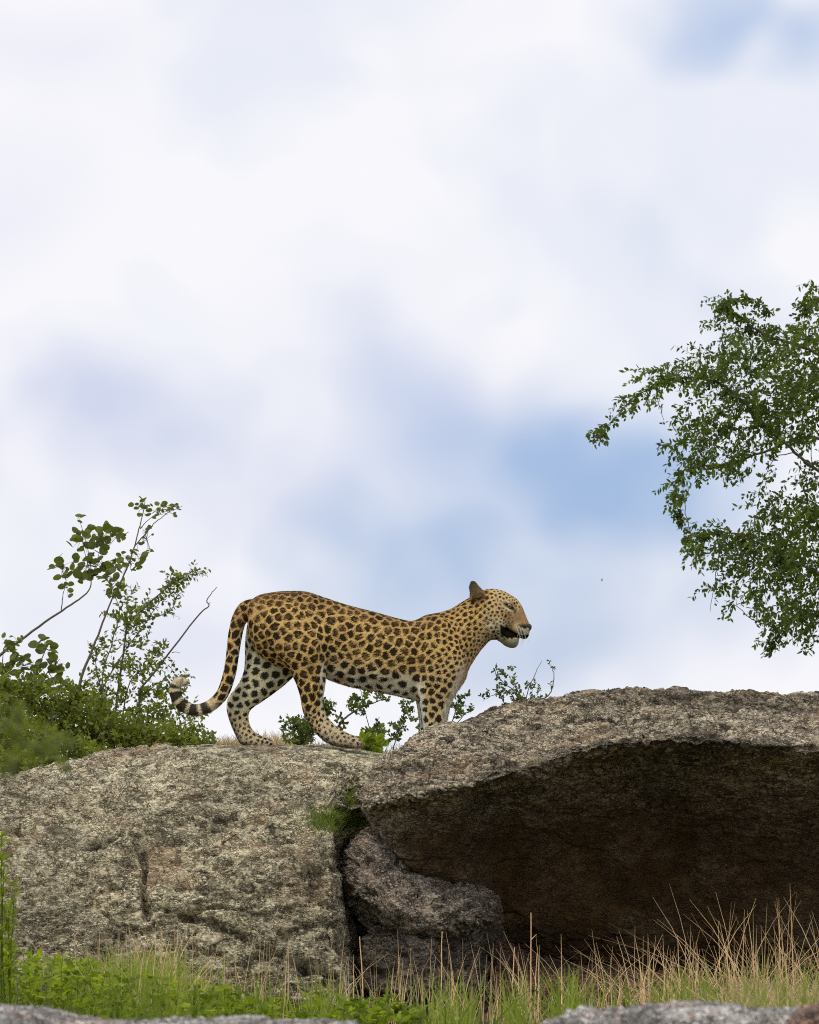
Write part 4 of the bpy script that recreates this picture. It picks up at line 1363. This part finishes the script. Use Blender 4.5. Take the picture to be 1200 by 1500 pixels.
# ---- small-leaved thorn shrubs
def shrub(seed, stems, label, name='thorn_shrub', leaf=0.026, lw=0.015, r0=0.006, per=4, tl=(0.05, 0.10), m=None, group=None, bush=(), woodm=None, start=0.25, t0=0.45, nl=8):
    S_ = Plant(seed)
    base = None
    for st in stems:
        pts = [A(*q) for q in st[0]]
        rr = st[1] if len(st) > 1 else r0
        dens = st[2] if len(st) > 2 else 1.0
        S = S_.stem(pts, rr, rr * 0.28, 5, 5, 0.0015)
        if base is None: base = pts[0]
        for i in range(int(len(S) * start), len(S)):
            for _ in range(int(per * dens + S_.r.random())):
                S_.twig(S[i], unit((S[min(i + 1, len(S) - 1)] - S[i - 1])) * 0.5 + S_.r.normal(size=3) * 0.6 + np.array((0, 0, 0.15)), S_.r.uniform(*tl), S_.r.integers(max(2, nl - 3), nl + 2),
                        leaf, lw, 0.0, 0.0012, t=np.clip(S_.r.normal(t0, 0.25), 0, 1))
    for (cx, cy, rx, ry, Y, n) in bush:
        for k in range(n):
            a = S_.r.random() * 2 * math.pi; q = math.sqrt(S_.r.random())
            p = A(cx + rx * q * math.cos(a), cy + ry * q * math.sin(a), Y + S_.r.normal() * 0.12)
            S_.twig(p, (S_.r.normal() * .7, S_.r.normal() * .6, 0.5 + S_.r.normal() * .5), S_.r.uniform(*tl), S_.r.integers(max(3, nl - 2), nl + 3), leaf, lw, 0.0, 0.0012, t=np.clip(S_.r.normal(t0, 0.25), 0, 1))
    e = S_.emit(name, base.tolist(), m or M_leaf_shrub, 'stem', label, 'shrub', group)
    return e


G1 = 'thorn shrubs along the rocks'
# tall thorn shrub left of the tail
Y0 = 22.2
shrub(21, [([(165, 1075, Y0), (172, 1020, Y0), (180, 960, Y0), (188, 915, Y0), (212, 890, Y0), (240, 865, Y0), (262, 850, Y0), (288, 838, Y0)], .007, .8),
           ([(170, 1070, Y0), (150, 1000, Y0 + .1), (165, 940, Y0), (175, 900, Y0), (168, 870, Y0), (162, 855, Y0)], .004, .4),
           ([(120, 1080, Y0), (160, 990, Y0), (200, 930, Y0), (235, 880, Y0), (255, 845, Y0)], .004, .35),
           ([(190, 920, Y0), (225, 905, Y0), (250, 895, Y0), (262, 862, Y0)], .0035, .5),
           ([(178, 1060, Y0), (190, 1000, Y0 - .1), (215, 975, Y0 - .1), (230, 955, Y0 - .1)], .004, .9),
           ([(130, 1085, Y0), (150, 1030, Y0 - .1), (140, 970, Y0 - .1), (150, 945, Y0 - .1)], .004, .9)],
      'tall straggly thorn shrub with small leaves, just left of the curled tail', per=2, group=G1, start=0.3,
      bush=[(185, 900, 22, 40, Y0, 24), (200, 905, 45, 14, Y0, 14), (205, 960, 32, 34, Y0, 24), (160, 990, 30, 34, Y0, 22), (235, 1010, 40, 30, Y0, 45), (170, 1040, 60, 34, Y0, 90), (250, 1055, 45, 26, Y0, 60)])
# dead twig beside the tail
S_ = Plant(31)
S_.stem([A(205, 1010, 22.1), A(232, 978, 22.1), A(262, 938, 22.1), A(292, 900, 22.1), A(306, 888, 22.1), A(303, 880, 22.1), A(309, 870, 22.1), A(318, 860, 22.1)], .0055, .0018, 5, 4, .0012)
S_.tube([A(252, 956, 22.1), A(258, 955, 22.1), A(264, 957, 22.1)], .002, .001, 4, 2)
S_.tube([A(304, 884, 22.1), A(309, 883, 22.1)], .002, .001, 4, 2)
S_.stem([A(209, 1060, 22.1), A(204, 1030, 22.1), A(205, 1010, 22.1)], .006, .0055, 5, 3)
S_.emit('dead_branch', A(209, 1060, 22.1).tolist(), None, 'stem', 'bare crooked dead branch leaning towards the leopard\'s tail', 'branch')

# dense low bush, left
shrub(41, [([(60, 1120, 21.6), (62, 1060, 21.6), (50, 1010, 21.6)], .006, 1), ([(20, 1120, 21.6), (20, 1060, 21.6), (10, 1000, 21.6)], .006, 1), ([(100, 1120, 21.6), (105, 1060, 21.6), (120, 1010, 21.6)], .006, 1)],
      'dense bright green bush filling the left edge above the broad boulder', name='leafy_bush', leaf=0.03, lw=0.019, per=3, tl=(0.06, 0.11), m=M_leaf_shrub, t0=0.5,
      bush=[(40, 1045, 80, 46, 21.7, 300), (110, 1060, 70, 40, 21.7, 200), (10, 1098, 60, 34, 21.0, 230), (70, 1106, 80, 20, 21.2, 230), (-60, 1060, 60, 60, 21.7, 120), (20, 1125, 60, 14, 20.6, 90)])
shrub(42, [([(185, 1105, 21.9), (190, 1085, 21.9), (200, 1060, 21.9)], .005, 1), ([(270, 1100, 21.9), (272, 1085, 21.9), (285, 1070, 21.9)], .004, 1)],
      'low spreading green bush behind the boulder rim, below the tail', name='leafy_bush', leaf=0.026, lw=0.016, per=3, tl=(0.05, 0.09), t0=0.55,
      bush=[(170, 1082, 66, 22, 21.9, 250), (235, 1084, 48, 16, 21.9, 130), (285, 1092, 30, 7, 21.9, 60)])

shrub(43, [([(20, 1640, 9.0), (24, 1400, 9.0), (15, 1200, 9.0), (20, 1080, 9.0)], .0014, .0), ([(70, 1660, 9.2), (72, 1400, 9.2), (80, 1220, 9.2), (72, 1110, 9.2)], .0012, .0)],
      'blurred green sprig close to the camera, hazing the left edge over the boulder rim', name='near_bush', leaf=0.022, lw=0.011, per=0, tl=(0.02, 0.05), t0=0.25, start=0.9,
      bush=[(15, 1085, 55, 45, 9.0, 34), (75, 1105, 40, 26, 9.2, 16), (-40, 1060, 40, 60, 9.0, 20)])

# ---- broad-leaved sapling: every round leaf its own object
ml = bpy.data.meshes.new('leaf')
nn_ = 11
lv_, lf_ = [(0, 0, 0)], []
for i in range(nn_):
    a = -math.pi * 0.90 + 2 * math.pi * 0.90 * i / (nn_ - 1)
    r = 0.5 * (1 + 0.06 * math.cos(3 * a))
    x = 0.5 + r * math.cos(a); y = r * 0.98 * math.sin(a)
    lv_.append((x, y, 0.16 * abs(y) - 0.12 * (x - 0.5) ** 2))
for i in range(1, nn_): lf_.append((0, i, i + 1))
ml.from_pydata(lv_, [], lf_); ml.update()
ml.materials.append(M_leaf_round)
ml2 = ml.copy()
for mm, tv_ in ((ml, 0.25), (ml2, 0.6)):
    at_ = mm.attributes.new('tint', 'FLOAT', 'POINT'); at_.data.foreach_set('value', [tv_] * len(mm.vertices))


def round_leaf_plant(seed, name, stems, spots, label, group):
    S_ = Plant(seed)
    for st in stems:
        S_.stem([A(*q) for q in st[0]], st[1], st[1] * .3, 6, 5, .001)
    basep = A(*stems[0][0][0])
    e = empty(name, basep.tolist())
    tag(e, label, 'sapling', group)
    k = 0
    stem_pts = np.concatenate([catmull(np.array([A(*q) for q in st[0]]), np.linspace(0, len(st[0]) - 1, 30)) for st in stems])
    for (cx, cy, rx, ry, Y, n, sz) in spots:
        c = A(cx, cy, Y)
        j = np.argmin(np.linalg.norm(stem_pts - c, axis=1))
        S_.tube([stem_pts[j], (stem_pts[j] + c) / 2 + S_.r.normal(size=3) * .01, c], .0025, .0012, 4, 3)
        for i in range(n):
            a = S_.r.random() * 2 * math.pi; q = math.sqrt(S_.r.random())
            p = A(cx + rx * q * math.cos(a), cy + ry * q * math.sin(a), Y + S_.r.normal() * .05)
            S_.tube([c, (c + p) / 2 + np.array((0, 0, .005)), p], .0012, .0007, 3, 2)
            o = bpy.data.objects.new('leaf', ml if S_.r.random() < 0.6 else ml2)
            COL.objects.link(o); o.parent = e
            o.location = Vector((p - basep).tolist())
            o.rotation_euler = (S_.r.uniform(-1.0, 1.0) + 1.1 * S_.r.choice([-1, 1]), S_.r.uniform(-.9, .5), S_.r.uniform(-.9, .9) + (math.pi if S_.r.random() < .4 else 0))
            ss = sz * S_.r.uniform(.7, 1.2)
            o.scale = (ss * S_.r.uniform(.85, 1.15), ss * S_.r.uniform(.6, 1.0), ss * S_.r.uniform(.2, 2.2))
            k += 1
    S_.wood(e)
    return e


YS = 21.9
round_leaf_plant(51, 'broad_leaved_sapling',
                 [([(106, 1080, YS), (110, 1030, YS), (122, 985, YS), (140, 940, YS), (157, 895, YS), (170, 865, YS)], .0105),
                  ([(170, 865, YS), (185, 835, YS), (197, 800, YS), (205, 770, YS), (211, 745, YS), (213, 732, YS)], .005),
                  ([(197, 800, YS), (215, 780, YS), (228, 765, YS), (248, 750, YS), (268, 741, YS)], .0035), ([(205, 775, YS), (222, 758, YS), (240, 753, YS)], .0025)],
                 [(208, 745, 14, 14, YS, 16, .028), (235, 748, 22, 12, YS, 20, .026), (258, 743, 10, 5, YS, 7, .020), (215, 790, 12, 22, YS, 16, .022), (190, 825, 20, 20, YS, 16, .040), (160, 845, 12, 8, YS, 8, .042), (200, 812, 12, 18, YS, 8, .036),
                  (178, 860, 10, 10, YS, 5, .026), (165, 870, 14, 6, YS, 6, .038)],
                 'upright sapling with a pale curved stem, leaning right and highest at its leafy tip', None)
round_leaf_plant(52, 'broad_leaved_sapling',
                 [([(-40, 1000, YS + .2), (0, 960, YS + .2), (30, 938, YS + .2), (75, 905, YS + .2), (110, 882, YS + .2), (130, 865, YS + .2), (135, 845, YS + .2)], .0085),
                  ([(90, 895, YS + .2), (92, 875, YS + .2), (97, 850, YS + .2)], .0035)],
                 [(120, 790, 16, 26, YS + .2, 18, .040), (150, 790, 22, 22, YS + .2, 24, .046), (128, 830, 22, 18, YS + .2, 20, .044), (92, 830, 14, 16, YS + .2, 14, .042), (150, 825, 16, 18, YS + .2, 14, .042), (115, 757, 5, 6, YS + .2, 3, .036),
                  (98, 862, 5, 14, YS + .2, 5, .030), (172, 785, 14, 18, YS + .2, 12, .042), (130, 845, 18, 10, YS + .2, 8, .038)],
                 'sapling on a long slanting stem from the left edge, tipped with round leaves', None)
round_leaf_plant(53, 'broad_leaved_sapling',
                 [([(40, 1070, YS), (48, 1010, YS), (60, 970, YS), (70, 945, YS)], .006), ([(0, 1070, YS), (2, 1000, YS), (5, 950, YS)], .006), ([(48, 1010, YS), (70, 985, YS), (88, 965, YS)], .004)],
                 [(65, 950, 14, 14, YS, 12, .046), (35, 975, 22, 14, YS, 18, .046), (82, 972, 16, 14, YS, 18, .046), (60, 1000, 26, 14, YS, 26, .046), (10, 945, 18, 14, YS, 16, .034), (10, 985, 20, 20, YS, 22, .044), (25, 940, 16, 14, YS, 8, .03),
                  (95, 1005, 18, 10, YS, 10, .040), (30, 1015, 40, 16, YS, 30, .044)],
                 'short sapling with crowded round leaves at the left edge, under the slanting stem', None)

# ---- shrubs seen between and behind the leopard's legs
shrub(61, [([(440, 1105, 21.3), (440, 1080, 21.3), (432, 1060, 21.3)], .004, 1), ([(455, 1105, 21.3), (458, 1075, 21.3), (470, 1045, 21.3), (480, 1035, 21.3)], .004, 1)],
      'compact dark green shrub behind the front hind leg', per=3, m=M_leaf_dark, group=G1, tl=(.03, .06), leaf=.022, lw=.015, t0=.35, bush=[(438, 1072, 24, 20, 21.3, 60), (470, 1055, 14, 16, 21.3, 14)])
shrub(62, [([(488, 1080, 21.2), (497, 1062, 21.2), (515, 1045, 21.2), (540, 1032, 21.2), (565, 1024, 21.2)], .0075, .8), ([(533, 1035, 21.2), (528, 1010, 21.2), (520, 990, 21.2)], .002, .2)],
      'slanting branch with small round leaves seen under the belly', name='thorn_shrub', per=1, m=M_leaf_dark, group=G1, tl=(.02, .05), leaf=.021, lw=.018, start=.15, t0=.4, bush=[(520, 1025, 14, 10, 21.2, 10), (545, 1022, 18, 6, 21.2, 10)])
shrub(63, [([(545, 1095, 21.2), (543, 1075, 21.2), (535, 1045, 21.2), (530, 1035, 21.2)], .0035, .5), ([(575, 1100, 21.2), (582, 1078, 21.2), (592, 1050, 21.2), (598, 1028, 21.2)], .0035, 1),
           ([(556, 1098, 21.2), (556, 1080, 21.2), (552, 1062, 21.2)], .003, .8), ([(610, 1098, 21.2), (614, 1070, 21.2), (616, 1045, 21.2)], .003, .8)],
      'thin upright shrub standing between the near legs of the leopard', per=1, m=M_leaf_dark, group=G1, tl=(.02, .045), leaf=.021, lw=.016, t0=.4, bush=[(550, 1078, 16, 12, 21.2, 18), (582, 1075, 12, 14, 21.2, 14), (598, 1035, 10, 12, 21.2, 8), (615, 1060, 10, 14, 21.2, 9)])
shrub(64, [([(655, 1100, 21.2), (662, 1060, 21.2), (672, 1030, 21.2), (682, 1015, 21.2)], .004, .8), ([(660, 1070, 21.2), (680, 1048, 21.2), (690, 1040, 21.2)], .003, .7)],
      'small sprig showing just right of the leopard\'s chest', per=1, m=M_leaf_dark, group=G1, tl=(.02, .04), leaf=.021, lw=.016, start=.4, t0=.4, bush=[(678, 1040, 12, 8, 21.2, 8), (660, 1030, 8, 14, 21.2, 6)])
YR = 20.9
shrub(65, [([(755, 1052, YR), (752, 1020, YR), (738, 1012, YR), (722, 1018, YR), (708, 1027, YR)], .0035, .6), ([(760, 1052, YR), (758, 1020, YR), (740, 1002, YR), (728, 990, YR), (724, 980, YR)], .0035, .6),
           ([(765, 1045, YR), (780, 1027, YR), (800, 1022, YR), (809, 1010, YR), (811, 985, YR), (806, 974, YR)], .0045, .35), ([(762, 1045, YR), (775, 1010, YR), (785, 985, YR), (794, 968, YR)], .003, .2),
           ([(745, 1050, YR), (738, 1030, YR), (730, 1015, YR)], .003, .6)],
      'sparse thorny shrub with tiny leaves on top of the overhanging boulder', per=1, m=M_leaf_dark, group=G1, tl=(.02, .04), leaf=.019, lw=.011, start=.2, t0=.35,
      bush=[(770, 1018, 22, 18, YR, 26), (765, 1038, 20, 10, YR, 18), (742, 985, 8, 10, YR, 6), (752, 1000, 10, 8, YR, 5)])
# leafy herb clump at the hind paw
shrub(66, [([(540, 1108, 20.6), (541, 1100, 20.6), (543, 1092, 20.6)], .003, 1)], 'low bright green herb clump beside the front hind paw', name='herb', leaf=.05, lw=.034, per=2, tl=(.02, .04), m=M_leaf_herb, start=.2, t0=.4,
      bush=[(548, 1096, 16, 6, 20.6, 12), (538, 1090, 8, 6, 20.6, 6)])


# ---- grasses
def blades(seed, n, place, h, w, lean, mcol, name, label, parent=None, cat='grass', curve=0.5, tint=(0.5, 0.25), nseg=4, flow=None):
    r = np.random.default_rng(seed)
    bp = place(r, n)
    n = len(bp)
    H = r.uniform(h[0], h[1], n) * r.choice([1, 1, 1, 0.6], n)
    az = r.uniform(0, 2 * math.pi, n)
    ln_ = np.abs(r.normal(0, lean, n))
    dirx = np.stack([np.cos(az), np.sin(az) * 0.7, np.zeros(n)], 1)
    wid = w * r.uniform(0.6, 1.3, n)
    fa = r.uniform(-0.6, 0.6, n)
    sdv = np.stack([np.cos(fa), np.sin(fa), np.zeros(n)], 1)
    V = np.zeros((n, nseg + 1, 2, 3))
    for k in range(nseg + 1):
        t = k / nseg
        c = bp + dirx * (ln_ * H * (t * 0.6 + curve * t * t))[:, None] + np.array([0, 0, 1.0]) * (H * (t - 0.35 * ln_ * curve * t * t))[:, None]
        ww = (wid * (1 - t) ** 0.7 * 0.5 + 0.0003)[:, None]
        V[:, k, 0] = c - sdv * ww
        V[:, k, 1] = c + sdv * ww
    V = V.reshape(-1, 3)
    base = np.arange(n)[:, None] * (2 * (nseg + 1))
    f = np.concatenate([base + np.array([[2 * k, 2 * k + 1, 2 * k + 3, 2 * k + 2]]) for k in range(nseg)], 0)
    o = build(name, V, f, mcol, parent, smooth=False)
    set_attr(o, 'tint', np.repeat(np.clip(r.normal(tint[0], tint[1], n), 0, 1), 2 * (nseg + 1)))
    tag(o, kind='stuff')
    if parent is None: tag(o, label, cat)
    return o


def strip(x0, x1, y0, y1, dens=None):
    def f(r, n):
        px = r.uniform(x0, x1, n); Y = r.uniform(y0, y1, n)
        if dens is not None:
            k = r.random(n) < dens(px)
            px, Y = px[k], Y[k]
        x = (px - 600) / F * Y
        return np.stack([x, Y, gz(x, Y) - 0.01], 1)
    return f


def at_y(py, Y):
    """world height that shows at photo row py for depth Y"""
    return P(600, py, Y).z


# soil is at py ~ 1480-1530; green grass reaches py ~1440-1470
blades(71, 9000, strip(-80, 1280, 16.8, 19.0, lambda p: (1 - 0.5 * ((p > 260) & (p < 760))) * (0.12 + 0.88 * (np.sin(p / 19.0 + 2 * np.sin(p / 61.0)) * 0.5 + 0.5) ** 2.4)), (0.05, 0.27), 0.0075, 0.5, M_grass, 'green_grass', 'short green grass along the foot of the boulders', tint=(0.6, 0.28))
blades(72, 3000, strip(120, 330, 16.9, 18.6, lambda p: np.exp(-((p - 205) / 60) ** 2)), (0.12, 0.36), 0.0055, 0.42, M_grass, 'tall_grass', 'tuft of taller pale green grass in front of the broad boulder', tint=(0.75, 0.2))
blades(73, 2900, strip(760, 1290, 17.6, 18.9, lambda p: 0.10 + 0.9 * np.exp(-((p - 1010) / 110.) ** 2) * (np.sin(p / 9. + 3 * np.sin(p / 31.)) * .5 + .5) ** 1.3), (0.08, 0.42), 0.0038, 0.55, M_straw, 'dry_straw', 'dry tan straw standing before the dark overhang', cat='straw', curve=1.0, tint=(0.5, 0.35))
blades(74, 130, strip(1020, 1240, 17.6, 18.8), (0.30, 0.62), 0.0034, 0.42, M_straw, 'tall_straw', 'tallest bent straw stalks towards the right edge', cat='straw', curve=1.0, tint=(0.7, 0.25))
blades(75, 330, strip(100, 780, 17.4, 18.8), (0.12, 0.40), 0.0026, 0.26, M_straw, 'thin_straw', 'thin scattered dry stalks in front of the left and middle rocks', cat='straw', curve=0.6, tint=(0.5, 0.3))
blades(76, 1500, strip(1060, 1290, 15.6, 17.6), (0.08, 0.26), 0.0045, 0.6, M_straw, 'dry_grass', 'soft dry grass at the right, behind the pinkish slab', tint=(0.3, 0.3))
blades(77, 520, strip(110, 300, 16.8, 18.4, lambda p: np.exp(-((p - 215) / 55) ** 2)), (0.18, 0.46), 0.0034, 0.4, M_straw, 'straw_tuft', 'straw tuft rising out of the pale green grass before the broad boulder', cat='straw', curve=0.8, tint=(0.6, 0.3))
blades(78, 650, strip(1040, 1300, 12.7, 13.4), (0.20, 0.46), 0.0035, 0.45, M_grass, 'olive_grass', 'soft out-of-focus olive grass right behind the pinkish slab', cat='grass', curve=0.8, tint=(0.45, 0.2))
blades(79, 380, strip(140, 300, 13.0, 13.6), (0.22, 0.44), 0.0032, 0.4, M_grass, 'soft_grass', 'soft out-of-focus grass tuft behind the bottom left slab', cat='grass', curve=0.8, tint=(0.35, 0.2))
# single stout dry stalks
for k, (px, top, bot, lx) in enumerate(((778, 1337, 1470, 0), (648, 1365, 1480, -2), (527, 1372, 1470, 6), (754, 1388, 1462, -4), (790, 1375, 1385, 3))):
    if k == 4: continue
    S_ = Plant(300 + k)
    Ys = 18.4
    b0 = A(px + lx, bot + 20, Ys)
    S_.tube([b0, A(px + lx * .6, (top * .4 + bot * .6), Ys), A(px, top, Ys)], .0034, .0018, 5, 3, .0006)
    if k == 0: S_.tube([A(px, top + 40, Ys), A(px + 8, top + 32, Ys)], .002, .001, 4, 2)
    e = build('dry_stalk', np.array(S_.wv), np.array(S_.wf), M_straw)
    set_attr(e, 'tint', np.full(len(S_.wv), 0.95))
    tag(e, ['tallest straight pale stalk with a short side prong, before the overhang', 'straight yellowish stalk in front of the dark fissured boulder', 'pale leaning stalk at the dark joint of the broad boulder',
            'short pale stalk just left of the pronged one'][k], 'stalk', 'stout dry stalks')
# dead grass behind the leopard on the mound, fringe of the boulder
blades(81, 5200, lambda r, n: (lambda x, Y: np.stack([x, Y, gz(x, Y) - .01], 1))(r.uniform(-1.6, 0.1, n), r.uniform(22.4, 23.8, n)), (0.03, 0.08), 0.004, 0.5, M_straw, 'mound_grass', 'short dead grass on the mound behind the hind legs', tint=(0.25, 0.2))
blades(82, 1500, lambda r, n: (lambda x, Y: np.stack([x, Y, gz(x, Y) - .01], 1))(r.uniform(-.95, 0.1, n), r.uniform(21.4, 22.4, n)), (0.05, 0.12), 0.004, 0.4, M_grass, 'rim_grass', 'sparse green grass behind the boulder rim', tint=(0.4, 0.2))


# tuft growing in the hollow of the rock face
def on_rock(px0, px1, py0, py1, obj, n, r):
    dg_ = bpy.context.evaluated_depsgraph_get()
    out = []
    for _ in range(n):
        px = r.normal((px0 + px1) / 2, (px1 - px0) / 3.4); py = r.normal((py0 + py1) / 2, (py1 - py0) / 3.4)
        d = D(px, py)
        ok, loc, nor, fi = obj.ray_cast(Vector((0, 0, 0)), d)
        if ok: out.append(loc + nor * -0.004)
    return np.array([list(q) for q in out])


bpy.context.view_layer.update()
blades(91, 1000, lambda r, n: on_rock(455, 536, 1190, 1222, Lb, n, r), (0.02, 0.05), 0.0028, 1.3, M_grass, 'rock_tuft', 'small green tuft rooted in the hollow beside the overhang tip', tint=(0.2, 0.22))
blades(92, 140, lambda r, n: on_rock(505, 525, 1160, 1185, Lb, n, r), (0.02, 0.045), 0.003, 0.9, M_grass, 'rock_tuft', 'tiny green sprig above the tuft on the broad boulder', tint=(0.75, 0.2))

# leafy herbs, bottom left
S_ = Plant(95)
for k in range(420):
    px = S_.r.uniform(-80, 345) if S_.r.random() < .8 else S_.r.uniform(300, 620)
    Y = S_.r.uniform(16.6, 18.2)
    hgt = np.interp(px, [-80, 20, 110, 200, 300, 420, 620], [1375, 1392, 1408, 1432, 1446, 1462, 1464])
    x = (px - 600) / F * Y
    b0 = np.array((x, Y, float(gz(np.array([x]), np.array([Y]))[0])))
    top = at_y(hgt + S_.r.uniform(-5, 50), Y)
    hh = max(0.07, top - b0[2])
    d = unit(np.array((S_.r.normal() * .15, S_.r.normal() * .15, 1)))
    S = S_.tube([b0, b0 + d * hh * .5, b0 + d * hh], .002, .0012, 3, 3, .002)
    tt_ = np.clip(S_.r.normal(.55 if px < 150 else .3, .25), 0, 1)
    for q in range(15):
        f_ = 0.3 + 0.7 * S_.r.random()
        p = S[min(int(f_ * len(S)), len(S) - 1)]
        o_ = S_.r.normal(size=3); o_[2] = abs(o_[2]) * .5
        S_.leaf(p, unit(o_), .042 * S_.r.uniform(.6, 1.2), .018 * S_.r.uniform(.7, 1.3), np.clip(tt_ + S_.r.normal() * .15, 0, 1))
V, f, t = S_.leaves_mesh()
o = build('leafy_herbs', V, f, M_leaf_herb, None, smooth=False); set_attr(o, 'tint', t)
tag(o, 'bright green leafy herbs crowding the bottom left corner', 'herbs', kind='stuff')
o = build('herb_stems', np.array(S_.wv), np.array(S_.wf), M_leaf_herb, None); set_attr(o, 'tint', np.full(len(S_.wv), .3))
tag(o, 'thin green stems of the leafy herbs in the bottom left corner', 'herbs', kind='stuff')

# tall herb at the left edge
S_ = Plant(97)
for (x0, x1, tp) in ((8, 2, 1228), (14, 22, 1300), (2, 6, 1262), (18, 12, 1330)):
    Y = 16.4
    b0 = A(x0, 1500, Y)
    S = S_.stem([b0, A((x0 + x1) / 2 - 2, (1500 + tp) / 2, Y), A(x1, tp, Y)], .004, .0015, 4, 6, .001)
    for i in range(4, len(S)):
        for _ in range(6):
            o_ = S_.r.normal(size=3) * .8 + np.array((0, 0, .9))
            S_.leaf(S[i] + S_.r.normal(size=3) * .003, unit(o_), .05 * S_.r.uniform(.6, 1.1), .010, np.clip(S_.r.normal(.5, .2), 0, 1))
S_.emit('tall_herb', A(8, 1500, 16.4).tolist(), M_leaf_herb, 'stem', 'tall narrow-leaved herb standing at the left edge before the boulder', 'herb', barkm=M_leaf_herb)

# a tiny insect in the air right of the head
S_ = Soup(); S_.ell((882, 850, -6), (1.3, .8, .8), .3, 8)
ie = empty('insect', L2W(882, 850, -6).tolist())
tag(ie, 'tiny dark insect flying in the sky right of the leopard\'s head', 'insect')
soup_obj('body', S_, M_nose, ie)
wq = L2W([881, 882, 883.5, 882.5], [849.5, 847.6, 847.4, 849.4], [-6, -7.5, -8, -6])
build('wing', wq, [(0, 1, 2, 3)], M_whisk, ie); wq2 = wq.copy(); wq2[:, 1] = 2 * wq[0, 1] - wq[:, 1]; wq2[:, 1] += .0005
build('wing', wq2, [(0, 1, 2, 3)], M_whisk, ie)
